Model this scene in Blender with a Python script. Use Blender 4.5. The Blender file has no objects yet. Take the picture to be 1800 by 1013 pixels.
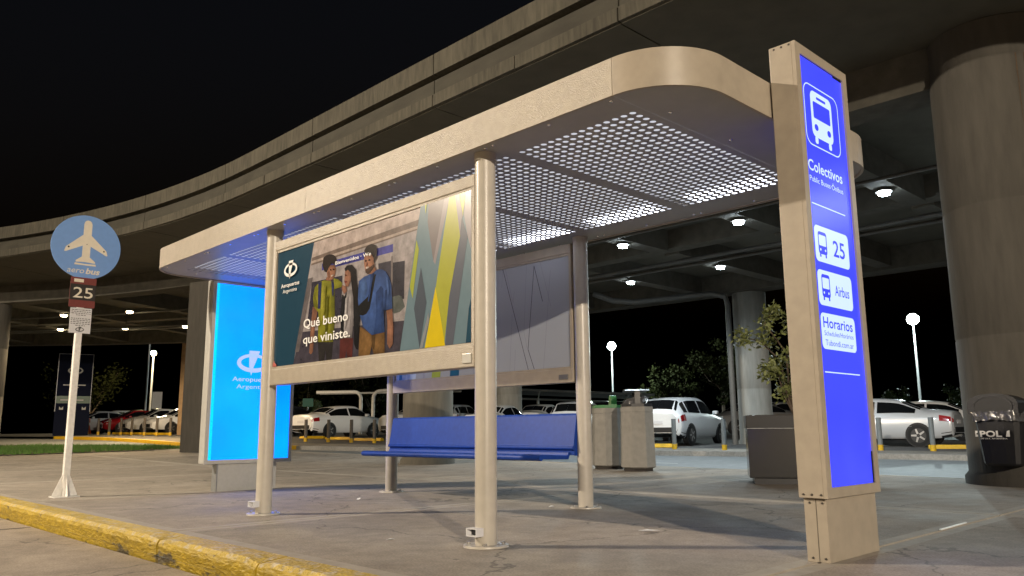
import bpy, bmesh, math, random
from mathutils import Vector, Matrix

# ------------------------------------------------------------------ camera, sky, exposure
sc = bpy.context.scene
C = sc.collection
PI = math.pi
CAM_H = 0.75
PITCH, ROLL, YAW = 0.173799, -0.0082249, 0.799768

def setup_camera():
    fw = Vector((math.cos(PITCH) * math.cos(YAW), math.cos(PITCH) * math.sin(YAW), math.sin(PITCH)))
    r = fw.cross(Vector((0, 0, 1))).normalized()
    u = r.cross(fw)
    r2 = r * math.cos(ROLL) + u * math.sin(ROLL)
    u2 = -r * math.sin(ROLL) + u * math.cos(ROLL)
    cd = bpy.data.cameras.new('camera')
    cam = bpy.data.objects.new('camera', cd)
    C.objects.link(cam)
    m = Matrix((r2, u2, -fw)).transposed().to_4x4()
    m.translation = Vector((0, 0, CAM_H))
    cam.matrix_world = m
    cd.sensor_fit = 'HORIZONTAL'
    cd.sensor_width = 36.0
    cd.lens = 1417.9 / 1800 * 36.0
    cd.clip_start = 0.05
    cd.clip_end = 3000
    sc.camera = cam
setup_camera()

world = bpy.data.worlds.new('World')
sc.world = world
world.use_nodes = True
wn = world.node_tree.nodes
wl = world.node_tree.links
bg = wn['Background']
sky = wn.new('ShaderNodeTexSky')
sky.sky_type = 'NISHITA'
sky.sun_disc = False
sky.sun_elevation = math.radians(-4.0)
sky.sun_rotation = math.radians(225)
sky.air_density = 1.0
sky.dust_density = 2.0
wl.new(sky.outputs[0], bg.inputs[0])
bg.inputs[1].default_value = 0.24
vs = sc.view_settings
vs.view_transform = 'Standard'
vs.look = 'None'
vs.gamma = 1.0
vs.use_curve_mapping = False
vs.exposure = 0.0
sc.cycles.use_denoising = True
sc.cycles.max_bounces = 6
sc.cycles.diffuse_bounces = 3
sc.cycles.glossy_bounces = 3
sc.cycles.transmission_bounces = 3
sc.cycles.caustics_reflective = False
sc.cycles.caustics_refractive = False
sc.cycles.sample_clamp_indirect = 4.0

WARM = (1.0, 0.85, 0.66)
WARM2 = (1.0, 0.76, 0.48)
COOL = (0.80, 0.93, 1.0)

# ------------------------------------------------------------------ materials
MATS = {}

def uneven(name, scale, lo, hi):
    """real light boxes are not perfectly even: modulate the lamp field behind the sheet a little"""
    nt = MATS[name].node_tree; n, l = nt.nodes, nt.links
    p = n['Principled BSDF']
    base = p.inputs['Emission Strength'].default_value
    ge = n.new('ShaderNodeNewGeometry'); nz = n.new('ShaderNodeTexNoise'); nz.inputs['Scale'].default_value = scale; nz.inputs['Detail'].default_value = 2
    mr = n.new('ShaderNodeMapRange'); mr.inputs['From Min'].default_value = .35; mr.inputs['From Max'].default_value = .65
    mr.inputs['To Min'].default_value = base * lo; mr.inputs['To Max'].default_value = base * hi
    l.new(ge.outputs['Position'], nz.inputs['Vector']); l.new(nz.outputs[0], mr.inputs[0]); l.new(mr.outputs[0], p.inputs['Emission Strength'])

def mat(name, col, rough=0.6, metal=0.0, var=0.0, scale=6.0, bump=0.0, bscale=60.0, col2=None, thr=(0.45, 0.6),
        spec=0.5, coat=0.0, emit=None, es=0.0, stretch=(1, 1, 1), rvar=0.0):
    if name in MATS:
        return MATS[name]
    m = bpy.data.materials.new(name)
    m.use_nodes = True
    nt = m.node_tree
    n, l = nt.nodes, nt.links
    p = n['Principled BSDF']
    p.inputs['Base Color'].default_value = (*col, 1)
    p.inputs['Roughness'].default_value = rough
    p.inputs['Metallic'].default_value = metal
    p.inputs['Specular IOR Level'].default_value = spec
    p.inputs['Coat Weight'].default_value = coat
    if emit:
        p.inputs['Emission Color'].default_value = (*emit, 1)
        p.inputs['Emission Strength'].default_value = es
    if var or col2 or bump or rvar:
        tc = n.new('ShaderNodeTexCoord')
        mp = n.new('ShaderNodeMapping')
        mp.inputs['Scale'].default_value = stretch
        geo = n.new('ShaderNodeNewGeometry')
        l.new(geo.outputs['Position'], mp.inputs[0])
    if var or col2:
        nz = n.new('ShaderNodeTexNoise')
        nz.inputs['Scale'].default_value = scale
        nz.inputs['Detail'].default_value = 8
        nz.inputs['Roughness'].default_value = 0.62
        l.new(mp.outputs[0], nz.inputs['Vector'])
        base = None
        if col2:
            rp = n.new('ShaderNodeValToRGB')
            rp.color_ramp.elements[0].position = thr[0]
            rp.color_ramp.elements[0].color = (*col, 1)
            rp.color_ramp.elements[1].position = thr[1]
            rp.color_ramp.elements[1].color = (*col2, 1)
            l.new(nz.outputs[0], rp.inputs[0])
            base = rp.outputs[0]
        if var:
            nz2 = n.new('ShaderNodeTexNoise')
            nz2.inputs['Scale'].default_value = scale * 0.23
            nz2.inputs['Detail'].default_value = 6
            nz2.inputs['Roughness'].default_value = 0.7
            l.new(mp.outputs[0], nz2.inputs['Vector'])
            nz3 = n.new('ShaderNodeTexNoise')
            nz3.inputs['Scale'].default_value = scale * 4
            nz3.inputs['Detail'].default_value = 4
            l.new(mp.outputs[0], nz3.inputs['Vector'])
            ad = n.new('ShaderNodeMath'); ad.operation = 'ADD'
            l.new(nz2.outputs[0], ad.inputs[0]); l.new(nz3.outputs[0], ad.inputs[1])
            mr = n.new('ShaderNodeMapRange')
            mr.inputs['From Min'].default_value = 0.7
            mr.inputs['From Max'].default_value = 1.3
            mr.inputs['To Min'].default_value = 1 - var
            mr.inputs['To Max'].default_value = 1 + var
            l.new(ad.outputs[0], mr.inputs[0])
            mx = n.new('ShaderNodeVectorMath'); mx.operation = 'SCALE'
            if base:
                l.new(base, mx.inputs[0])
            else:
                mx.inputs[0].default_value = col
            l.new(mr.outputs[0], mx.inputs['Scale'])
            base = mx.outputs[0]
            if rvar:
                mr2 = n.new('ShaderNodeMapRange')
                mr2.inputs['From Min'].default_value = 0.7
                mr2.inputs['From Max'].default_value = 1.3
                mr2.inputs['To Min'].default_value = rough - rvar
                mr2.inputs['To Max'].default_value = rough + rvar
                l.new(ad.outputs[0], mr2.inputs[0])
                l.new(mr2.outputs[0], p.inputs['Roughness'])
        l.new(base, p.inputs['Base Color'])
    if bump:
        nb = n.new('ShaderNodeTexNoise')
        nb.inputs['Scale'].default_value = bscale
        nb.inputs['Detail'].default_value = 5
        l.new(mp.outputs[0], nb.inputs['Vector'])
        bp = n.new('ShaderNodeBump')
        bp.inputs['Strength'].default_value = bump
        bp.inputs['Distance'].default_value = 0.02
        l.new(nb.outputs[0], bp.inputs['Height'])
        l.new(bp.outputs[0], p.inputs['Normal'])
    MATS[name] = m
    return m

def glow(name, col, s):
    if name in MATS:
        return MATS[name]
    m = bpy.data.materials.new(name)
    m.use_nodes = True
    p = m.node_tree.nodes['Principled BSDF']
    p.inputs['Base Color'].default_value = (*[min(1, c) * 0.5 for c in col], 1)
    p.inputs['Roughness'].default_value = 0.25
    p.inputs['Emission Color'].default_value = (*col, 1)
    p.inputs['Emission Strength'].default_value = s
    MATS[name] = m
    return m

mat('cream', (0.37, 0.32, 0.255), 0.38, var=0.10, scale=3, bump=0.04, bscale=220)
mat('cream_rough', (0.34, 0.295, 0.23), 0.36, var=0.12, scale=4, bump=0.26, bscale=150, rvar=0.05, spec=0.6)
mat('post_white', (0.47, 0.435, 0.375), 0.34, var=0.08, scale=3, bump=0.05, bscale=160)
mat('cream_seam', (0.10, 0.09, 0.07), 0.6)
mat('soffit', (0.36, 0.36, 0.365), 0.42, var=0.06, scale=2)
mat('white_inside', (0.8, 0.8, 0.8), 0.6)
mat('alu', (0.55, 0.54, 0.5), 0.35, 0.3, var=0.06)
mat('bench_blue', (0.010, 0.045, 0.27), 0.45, var=0.16, scale=5, bump=0.03, bscale=90, spec=0.25)
mat('screw', (0.75, 0.75, 0.75), 0.2, 1.0)
mat('screw_dark', (0.12, 0.11, 0.1), 0.4, 0.8)
mat('conc', (0.225, 0.205, 0.175), 0.86, var=0.26, scale=3.0, bump=0.35, bscale=45, stretch=(1, 1, 1))
mat('conc_edge', (0.35, 0.31, 0.26), 0.78, var=0.16, scale=3.0)
mat('bin_conc', (0.235, 0.225, 0.205), 0.8, var=0.14, scale=2.5, bump=0.08, bscale=50)
mat('joint', (0.035, 0.03, 0.027), 0.95)
mat('asphalt', (0.175, 0.19, 0.195), 0.72, var=0.2, scale=1.2, bump=0.3, bscale=30)
mat('asphalt_dark', (0.10, 0.098, 0.095), 0.8, var=0.3, scale=1.5, bump=0.4, bscale=25)
mat('paint_line', (0.55, 0.56, 0.55), 0.7, var=0.25, scale=9)
mat('kerb_yellow', (0.52, 0.37, 0.06), 0.55, var=0.3, scale=14, bump=1.0, bscale=40, col2=(0.50, 0.42, 0.27), thr=(0.50, 0.60))
mat('kerb_face', (0.40, 0.275, 0.015), 0.55, var=0.35, scale=3.5, bump=0.9, bscale=30, col2=(0.09, 0.07, 0.035), thr=(0.55, 0.60), stretch=(1, .6, 1.6))
mat('kerb_plain', (0.26, 0.25, 0.23), 0.85, var=0.25, scale=5, bump=0.4, bscale=30)
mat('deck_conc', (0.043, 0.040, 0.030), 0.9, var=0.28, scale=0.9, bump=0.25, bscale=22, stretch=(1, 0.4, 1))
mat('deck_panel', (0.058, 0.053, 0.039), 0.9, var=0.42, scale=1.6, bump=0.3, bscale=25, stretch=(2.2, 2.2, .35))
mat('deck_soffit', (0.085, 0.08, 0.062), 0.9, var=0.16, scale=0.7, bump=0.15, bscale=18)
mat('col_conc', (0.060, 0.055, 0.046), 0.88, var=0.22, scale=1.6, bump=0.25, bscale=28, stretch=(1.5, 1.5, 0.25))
mat('col_mid', (0.12, 0.108, 0.085), 0.88, var=0.2, scale=1.6, bump=0.2, bscale=28, stretch=(1.5, 1.5, 0.25))  # column concrete lightened to stand in for the light on the middle column
mat('col_pale', (0.27, 0.27, 0.25), 0.85, var=0.18, scale=1.6, bump=0.2, bscale=28, stretch=(1.5, 1.5, 0.25))  # same concrete paler still: cool under-deck light put into the base colour
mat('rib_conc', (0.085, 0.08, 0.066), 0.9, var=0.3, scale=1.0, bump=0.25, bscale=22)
mat('col_brown', (0.30, 0.20, 0.11), 0.9, var=0.2, scale=1.5)  # warm lamp light on the far column put into its base colour
mat('rust', (0.075, 0.05, 0.03), 0.9, var=0.3, scale=5)
mat('galv', (0.35, 0.36, 0.36), 0.42, 0.6, var=0.1)
mat('pipe_grey', (0.10, 0.10, 0.095), 0.6, 0.1, var=0.2)
mat('white_metal', (0.74, 0.72, 0.68), 0.45, var=0.12, scale=6)
mat('dark_metal', (0.03, 0.03, 0.032), 0.4)
mat('planter_steel', (0.11, 0.11, 0.11), 0.2, 0.85, var=0.06, scale=3, bump=0.02, bscale=80)
mat('planter_rim', (0.012, 0.012, 0.014), 0.5)
mat('black_plastic', (0.008, 0.008, 0.010), 0.45, var=0.2, scale=8, bump=0.1, bscale=40)
mat('bag', (0.07, 0.07, 0.075), 0.16, spec=0.9, var=0.3, scale=8, bump=0.6, bscale=14)
mat('bin_green', (0.03, 0.16, 0.05), 0.4, var=0.1)
mat('print_white', (0.75, 0.75, 0.74), 0.5)
mat('sign_blue', (0.17, 0.32, 0.66), 0.4, var=0.04)
mat('sign_red', (0.16, 0.03, 0.025), 0.5, var=0.1)
mat('sign_black', (0.018, 0.014, 0.012), 0.45)
mat('paper', (0.62, 0.62, 0.64), 0.6, var=0.06)
mat('ink', (0.10, 0.10, 0.10), 0.6)
mat('sign_white', (0.72, 0.66, 0.55), 0.45, var=0.05)
mat('yellow_paint', (0.62, 0.38, 0.01), 0.55, var=0.15, scale=8)
mat('bollard_grey', (0.15, 0.17, 0.18), 0.6, var=0.12)
mat('bollard_brown', (0.10, 0.085, 0.07), 0.6, var=0.12)
mat('glass_dark', (0.006, 0.007, 0.008), 0.06, spec=0.8)
mat('tyre', (0.012, 0.012, 0.012), 0.8)
mat('rim', (0.45, 0.45, 0.46), 0.3, 0.8)
mat('trim_black', (0.010, 0.010, 0.011), 0.5)
mat('tail', (0.30, 0.008, 0.01), 0.15, coat=1.0)
mat('head', (0.65, 0.68, 0.7), 0.08, spec=0.9)
mat('car_white', (0.78, 0.79, 0.80), 0.28, coat=0.8, var=0.03)
mat('car_silver', (0.58, 0.60, 0.63), 0.28, 0.12, coat=0.8)
mat('car_grey', (0.25, 0.25, 0.25), 0.28, 0.4, coat=0.8)
mat('car_red', (0.33, 0.008, 0.012), 0.25, coat=1.0)
mat('car_dark', (0.015, 0.017, 0.02), 0.22, coat=1.0)
mat('bark', (0.07, 0.05, 0.035), 0.9, var=0.3, bump=0.6, bscale=30)
mat('leaf', (0.065, 0.10, 0.025), 0.55, var=0.4, scale=5)
mat('leaf_far', (0.012, 0.014, 0.004), 0.9, spec=0.05, var=0.4, scale=1.5)
mat('leaf_shrub', (0.13, 0.15, 0.045), 0.5, var=0.35, scale=12)
mat('grass', (0.07, 0.15, 0.02), 0.8, var=0.3, scale=2)
mat('soil', (0.07, 0.052, 0.035), 0.95, var=0.3, scale=3, bump=0.6, bscale=20)
mat('green_sign', (0.01, 0.22, 0.13), 0.45)
mat('orange', (0.55, 0.10, 0.04), 0.5)
mat('navy', (0.004, 0.006, 0.018), 0.8, spec=0.1)
mat('navy_green', (0.006, 0.045, 0.022), 0.4)
mat('housing', (0.2, 0.2, 0.2), 0.5, 0.4)
mat('panel_white', (0.38, 0.41, 0.47), 0.12, spec=0.6)
mat('line_dark', (0.03, 0.03, 0.05), 0.4)
mat('line_mid', (0.26, 0.27, 0.33), 0.3)
mat('teal_print', (0.01, 0.10, 0.20), 0.3)
mat('lime_print', (0.34, 0.42, 0.02), 0.3)
mat('pale_print', (0.42, 0.52, 0.66), 0.3)
glow('lit_blue', (0.045, 0.060, 1.0), 1.05)
glow('lit_blue_dim', (0.045, 0.060, 1.0), 0.35)
glow('lit_white', (0.52, 0.68, 1.0), 1.0)
glow('lit_azure', (0.0, 0.155, 1.0), 2.7)
glow('lit_cyan', (0.0, 0.55, 1.0), 1.2)
glow('lit_lilac', (0.38, 0.50, 1.0), 0.95)
uneven('lit_azure', 1.1, .78, 1.12)
uneven('lit_blue', 1.6, .80, 1.08)
glow('led_strip', (0.86, 0.90, 1.0), 7.0)
glow('diffuser', (0.90, 0.92, 1.0), 0.60)
glow('lens_cool', COOL, 90.0)
glow('lens_warm', (1.0, 0.80, 0.45), 45.0)
glow('lens_flood', (0.85, 1.0, 0.97), 160.0)
glow('lens_sodium', (1.0, 0.80, 0.42), 90.0)

def paving(name, col, seed):
    """trowelled concrete: broad stains, grain, trodden gum spots and hairline cracks"""
    m = bpy.data.materials.new(name); m.use_nodes = True
    nt = m.node_tree; n, l = nt.nodes, nt.links
    p = n['Principled BSDF']
    geo = n.new('ShaderNodeNewGeometry')
    def noise(scale, detail=6, rough=.6, dist=0.0):
        t = n.new('ShaderNodeTexNoise'); t.noise_dimensions = '4D'; t.inputs['W'].default_value = seed
        t.inputs['Scale'].default_value = scale; t.inputs['Detail'].default_value = detail
        t.inputs['Roughness'].default_value = rough; t.inputs['Distortion'].default_value = dist
        l.new(geo.outputs['Position'], t.inputs['Vector']); return t.outputs[0]
    def ramp(inp, a, b, lo, hi):
        r = n.new('ShaderNodeMapRange'); r.interpolation_type = 'SMOOTHSTEP'
        r.inputs['From Min'].default_value = a; r.inputs['From Max'].default_value = b
        r.inputs['To Min'].default_value = lo; r.inputs['To Max'].default_value = hi
        l.new(inp, r.inputs[0]); return r.outputs[0]
    def mul(a, b):
        q = n.new('ShaderNodeMath'); q.operation = 'MULTIPLY'; l.new(a, q.inputs[0]); l.new(b, q.inputs[1]); return q.outputs[0]
    big = ramp(noise(.55, 5, .65, .2), .35, .65, .84, 1.14)
    mid = ramp(noise(4.5, 8, .75, .1), .30, .70, .80, 1.18)
    fine = ramp(noise(70, 3, .6), .3, .7, .78, 1.2)
    grit = ramp(noise(190, 2, .5), .62, .70, 1.0, .62)
    vo = n.new('ShaderNodeTexVoronoi'); vo.inputs['Scale'].default_value = 2.6; vo.inputs['Randomness'].default_value = 1
    l.new(geo.outputs['Position'], vo.inputs['Vector'])
    gum = ramp(vo.outputs['Distance'], .045, .065, .58, 1.0)
    vc = n.new('ShaderNodeTexVoronoi'); vc.feature = 'DISTANCE_TO_EDGE'; vc.inputs['Scale'].default_value = .42
    nd = n.new('ShaderNodeTexNoise'); nd.inputs['Scale'].default_value = 2.2; nd.inputs['Detail'].default_value = 6
    l.new(geo.outputs['Position'], nd.inputs['Vector'])
    ad = n.new('ShaderNodeVectorMath'); ad.operation = 'MULTIPLY_ADD'; ad.inputs[1].default_value = (.7, .7, .7)
    l.new(nd.outputs['Color'], ad.inputs[0]); l.new(geo.outputs['Position'], ad.inputs[2])
    l.new(ad.outputs[0], vc.inputs['Vector'])
    crack = ramp(vc.outputs['Distance'], .002, .007, .55, 1.0)
    f = mul(mul(mul(big, mid), mul(fine, grit)), mul(gum, crack))
    sc_n = n.new('ShaderNodeVectorMath'); sc_n.operation = 'SCALE'; sc_n.inputs[0].default_value = col
    l.new(f, sc_n.inputs['Scale']); l.new(sc_n.outputs[0], p.inputs['Base Color'])
    l.new(ramp(noise(1.1, 4), .3, .7, .72, .92), p.inputs['Roughness'])
    bp = n.new('ShaderNodeBump'); bp.inputs['Strength'].default_value = .25; bp.inputs['Distance'].default_value = .004
    l.new(noise(120, 3, .6), bp.inputs['Height']); l.new(bp.outputs[0], p.inputs['Normal'])
    MATS[name] = m
paving('conc_slab', (0.285, 0.245, 0.20), 1.0)
paving('conc_slab_b', (0.30, 0.26, 0.213), 7.0)
paving('road_front', (0.33, 0.275, 0.215), 3.0)

# ------------------------------------------------------------------ mesh helpers
class MB:
    def __init__(self):
        self.v = []; self.f = []; self.m = []; self.smooth = []
    def add(self, vs, fs, mi=0, sm=False):
        o = len(self.v)
        self.v += [tuple(p) for p in vs]
        for f in fs:
            self.f.append(tuple(i + o for i in f)); self.m.append(mi); self.smooth.append(sm)
        return self
    def box(self, x0, x1, y0, y1, z0, z1, mi=0):
        vs = [(x, y, z) for z in (z0, z1) for y in (y0, y1) for x in (x0, x1)]
        return self.add(vs, [(0, 2, 3, 1), (4, 5, 7, 6), (0, 1, 5, 4), (2, 6, 7, 3), (0, 4, 6, 2), (1, 3, 7, 5)], mi)
    def obox(self, c, half, rz, mi=0, ry=0.0):
        R = Matrix.Rotation(rz, 3, 'Z') @ Matrix.Rotation(ry, 3, 'Y')
        vs = [Vector(c) + R @ Vector((sx * half[0], sy * half[1], sz * half[2])) for sz in (-1, 1) for sy in (-1, 1) for sx in (-1, 1)]
        return self.add(vs, [(0, 2, 3, 1), (4, 5, 7, 6), (0, 1, 5, 4), (2, 6, 7, 3), (0, 4, 6, 2), (1, 3, 7, 5)], mi)
    def cyl(self, p0, p1, r0, r1=None, n=16, mi=0, caps=True, sm=True):
        p0, p1 = Vector(p0), Vector(p1)
        r1 = r0 if r1 is None else r1
        a = (p1 - p0).normalized()
        t = a.cross(Vector((0, 0, 1)))
        if t.length < 1e-4:
            t = Vector((1, 0, 0))
        t.normalize(); b = a.cross(t)
        vs = []
        for p, r in ((p0, r0), (p1, r1)):
            for i in range(n):
                q = 2 * PI * i / n
                vs.append(p + (t * math.cos(q) + b * math.sin(q)) * r)
        fs = [(i, (i + 1) % n, n + (i + 1) % n, n + i) for i in range(n)]
        self.add(vs, fs, mi, sm)
        if caps:
            self.add(vs[:n], [tuple(range(n - 1, -1, -1))], mi)
            self.add(vs[n:], [tuple(range(n))], mi)
        return self
    def tube(self, pts, r, n=8, mi=0):
        pts = [Vector(p) for p in pts]
        rs = r if isinstance(r, (list, tuple)) else [r] * len(pts)
        rings = []
        prev = None
        for i, p in enumerate(pts):
            d = (pts[min(i + 1, len(pts) - 1)] - pts[max(i - 1, 0)]).normalized()
            if prev is None:
                t = d.cross(Vector((0, 0, 1)))
                if t.length < 1e-3:
                    t = d.cross(Vector((1, 0, 0)))
            else:
                t = prev - d * prev.dot(d)
            t.normalize(); prev = t
            b = d.cross(t)
            rings.append([p + (t * math.cos(2 * PI * k / n) + b * math.sin(2 * PI * k / n)) * rs[i] for k in range(n)])
        vs = [q for rg in rings for q in rg]
        fs = []
        for i in range(len(pts) - 1):
            for k in range(n):
                fs.append((i * n + k, i * n + (k + 1) % n, (i + 1) * n + (k + 1) % n, (i + 1) * n + k))
        self.add(vs, fs, mi, True)
        self.add(rings[0], [tuple(range(n - 1, -1, -1))], mi)
        self.add(rings[-1], [tuple(range(n))], mi)
        return self
    def prism(self, poly, ax, a0, a1, mi=0, sm=False):
        """extrude a 2D polygon along axis ax ('x': poly is (y,z); 'y': (x,z); 'z': (x,y))"""
        def P(u, w, a):
            return {'x': (a, u, w), 'y': (u, a, w), 'z': (u, w, a)}[ax]
        n = len(poly)
        vs = [P(u, w, a0) for u, w in poly] + [P(u, w, a1) for u, w in poly]
        fs = [(i, (i + 1) % n, n + (i + 1) % n, n + i) for i in range(n)]
        self.add(vs, fs, mi, sm)
        self.add(vs[:n], [tuple(range(n - 1, -1, -1))], mi)
        self.add(vs[n:], [tuple(range(n))], mi)
        return self
    def build(self, name, mats, parent=None, bevel=0.0):
        me = bpy.data.meshes.new(name)
        me.from_pydata(self.v, [], self.f)
        if isinstance(mats, str):
            mats = [mats]
        for k in mats:
            me.materials.append(MATS[k])
        for p, mi, s in zip(me.polygons, self.m, self.smooth):
            p.material_index = mi; p.use_smooth = s
        bm = bmesh.new(); bm.from_mesh(me)
        if not self.__dict__.get('keep'):
            bmesh.ops.recalc_face_normals(bm, faces=bm.faces)
        if bevel:
            bmesh.ops.remove_doubles(bm, verts=bm.verts, dist=1e-5)
            es = [e for e in bm.edges if len(e.link_faces) == 2 and e.calc_face_angle(0) > 0.6]
            bmesh.ops.bevel(bm, geom=es, offset=bevel, segments=2, affect='EDGES', profile=0.6)
        bm.to_mesh(me); bm.free()
        return link(name, me, parent)

def link(name, me, parent=None):
    o = bpy.data.objects.new(name, me)
    C.objects.link(o)
    if parent is not None:
        o.parent = parent
    return o

def tag(o, label=None, cat=None, group=None, kind=None):
    if label: o['label'] = label
    if cat: o['category'] = cat
    if group: o['group'] = group
    if kind: o['kind'] = kind
    return o

def thing(name, label, cat, group=None, loc=(0, 0, 0), rz=0.0):
    o = bpy.data.objects.new(name, None)
    o.empty_display_size = 0.1
    C.objects.link(o)
    o.location = loc
    o.rotation_euler = (0, 0, rz)
    return tag(o, label, cat, group)

def copy_tree(o, parent=None):
    c = o.copy(); C.objects.link(c); c.parent = parent
    for ch in list(o.children):
        copy_tree(ch, c)
    return c

def text_mesh(s, size, align='LEFT', bold=0.0, xs=1.0, shear=0.0, space=1.0):
    cu = bpy.data.curves.new('t', 'FONT')
    cu.body = s; cu.size = size; cu.align_x = align; cu.align_y = 'BOTTOM_BASELINE'
    cu.offset = bold; cu.shear = shear; cu.space_character = space
    cu.resolution_u = 3
    ob = bpy.data.objects.new('t', cu); C.objects.link(ob)
    dg = bpy.context.evaluated_depsgraph_get()
    me = bpy.data.meshes.new_from_object(ob.evaluated_get(dg))
    bpy.data.objects.remove(ob); bpy.data.curves.remove(cu)
    vs = [(v.co.x * xs, v.co.y) for v in me.vertices]
    fs = [tuple(p.vertices) for p in me.polygons]
    bpy.data.meshes.remove(me)
    return vs, fs

def fit_text(s, w, h, **k):
    """text scaled so it is w wide and its capitals are h tall"""
    vs, fs = text_mesh(s, 1.0, **k)
    if not vs: return vs, fs
    x0 = min(v[0] for v in vs); x1 = max(v[0] for v in vs)
    sx = w / max(1e-6, x1 - x0); sy = h / 0.72
    return [((v[0] - x0) * sx, v[1] * sy) for v in vs], fs

# faces that look along -Y carry flat print: (u -> x, v -> z)
def put_y(mb, vs, fs, x, y, z, mi=0):
    mb.add([(x + a, y, z + b) for a, b in vs], fs, mi)
def put_x(mb, vs, fs, x, y, z, mi=0):      # faces that look along -X: u runs towards -Y
    mb.add([(x, y - a, z + b) for a, b in vs], fs, mi)

def rrect(x0, x1, z0, z1, r, n=5):
    pts = []
    for cx, cz, a0 in ((x1 - r, z1 - r, 0), (x0 + r, z1 - r, 90), (x0 + r, z0 + r, 180), (x1 - r, z0 + r, 270)):
        for k in range(n + 1):
            a = math.radians(a0 + 90 * k / n)
            pts.append((cx + r * math.cos(a), cz + r * math.sin(a)))
    return pts
def ell(cx, cz, rx, rz, n=24, a0=0, a1=360):
    return [(cx + rx * math.cos(math.radians(a0 + (a1 - a0) * k / n)), cz + rz * math.sin(math.radians(a0 + (a1 - a0) * k / n))) for k in range(n if a1 - a0 == 360 else n + 1)]
def ring2(outer, inner):
    n = len(outer)
    return outer + inner, [(i, (i + 1) % n, n + (i + 1) % n, n + i) for i in range(n)]

FH = (math.cos(YAW), math.sin(YAW))
TB = [(-1e4, 0.0), (18, 0.0), (26, 0.13), (34, 0.30), (42, 0.58), (50, 0.70), (62, 0.73), (1e4, 0.73)]
def zg(x, y):
    d = FH[0] * x + FH[1] * y
    for (a, za), (b, zb) in zip(TB, TB[1:]):
        if a <= d <= b:
            return za + (zb - za) * (d - a) / (b - a)
    return 0.0

def ground(name, pts, dz, mname, parent=None, depth=0.0, terrain=True, inset=0.0, mname2=None):
    """a sheet (or slab of some depth) draped on the gently rising ground"""
    bm = bmesh.new()
    f = bm.faces.new([bm.verts.new((x, y, 0)) for x, y in pts])
    if f.normal.z < 0:
        f.normal_flip()
    bm.normal_update()
    if inset:
        bmesh.ops.inset_region(bm, faces=[f], thickness=inset, use_even_offset=True, use_boundary=True)
        for g in bm.faces:
            g.material_index = 1
        f.material_index = 0
    if terrain:
        for a, _ in TB[1:-1]:
            bmesh.ops.bisect_plane(bm, geom=bm.verts[:] + bm.edges[:] + bm.faces[:], plane_co=(FH[0] * a, FH[1] * a, 0), plane_no=(FH[0], FH[1], 0))
    if depth:
        top = bm.faces[:]
        ret = bmesh.ops.extrude_face_region(bm, geom=top)
        vs_ = [v for v in ret['geom'] if isinstance(v, bmesh.types.BMVert)]
        low = set(bm.verts) - set(vs_)
        for v in bm.verts:
            v.co.z = (zg(v.co.x, v.co.y) if terrain else 0) + dz - (depth if v in low else 0)
    else:
        for v in bm.verts:
            v.co.z = (zg(v.co.x, v.co.y) if terrain else 0) + dz
    bmesh.ops.recalc_face_normals(bm, faces=bm.faces)
    me = bpy.data.meshes.new(name)
    bm.to_mesh(me); bm.free()
    me.materials.append(MATS[mname])
    if mname2:
        me.materials.append(MATS[mname2])
    return link(name, me, parent)

def lamp(name, kind, loc, power, col, radius, parent=None, spot=None, blend=0.4, direction=(0, 0, -1)):
    ld = bpy.data.lights.new(name, kind)
    ld.energy = power; ld.color = col
    ld.shadow_soft_size = radius
    if spot:
        ld.spot_size = math.radians(spot); ld.spot_blend = blend
    o = bpy.data.objects.new(name, ld)
    C.objects.link(o)
    o.location = loc
    o.rotation_euler = Vector(direction).to_track_quat('-Z', 'Y').to_euler()
    if parent: o.parent = parent
    return o

# ------------------------------------------------------------------ ground, roads, kerbs
tag(ground('road', [(-600, -600), (2.36, -600), (2.36, 28.0), (-9, 34), (-30, 42), (-600, 160)], -0.17, 'road_front', terrain=False), kind='structure')
rj = MB()
for y in (-1.6, 4.0, 9.3, 14.5, 20):
    rj.box(-6, 2.34, y, y + 0.014, -0.1689, -0.1665)
rj.box(-1.6, -1.586, -8, 27, -0.1689, -0.1662)
tag(rj.build('road_joints', 'joint'), kind='structure')
# pale worn smears on the front road surface
far_pts = [(2.36, -600), (900, -600), (900, 900), (-600, 900), (-600, 160), (-30, 42), (-9, 34), (2.36, 28.0)]
tag(ground('asphalt_road', far_pts, -0.12, 'asphalt'), kind='structure')

EDGE = [(13.2, -14), (13.05, 0), (12.95, 4), (13.35, 8), (13.75, 11), (13.55, 15), (13.2, 20), (12.7, 25), (11.8, 28)]
def edge_x(y):
    for (xa, ya), (xb, yb) in zip(EDGE, EDGE[1:]):
        if ya <= y <= yb:
            return xa + (xb - xa) * (y - ya) / (yb - ya)
    return EDGE[-1][0]
pav = ground('pavement', [(2.58, -14)] + [(x - 0.02, y) for x, y in EDGE] + [(2.58, 28)], -0.028, 'joint', depth=0.2)
tag(pav, kind='structure')
xs_ = [2.585, 7.93]
ys_ = [-14, -10, -6, -2, 2.2, 6.45, 10.38, 14.6, 18.9, 23.2, 28.0]
for i, (ya, yb) in enumerate(zip(ys_, ys_[1:])):
    g = 0.016
    ground('paving_slab', [(2.585, ya + g), (7.93 - g, ya + g), (7.93 - g, yb - g), (2.585, yb - g)], 0.0, 'conc_slab' if i % 2 else 'conc_slab_b', pav, depth=0.026, inset=0.10, mname2='conc_edge')
    mid = [(x, y) for x, y in EDGE if ya + 0.3 < y < yb - 0.3]
    ground('paving_slab', [(7.93 + g, ya + g), (edge_x(ya + g), ya + g)] + mid + [(edge_x(yb - g), yb - g), (7.93 + g, yb - g)], 0.0, 'conc_slab_b' if i % 2 else 'conc_slab', pav, depth=0.026, inset=0.10, mname2='conc_edge')
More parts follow.
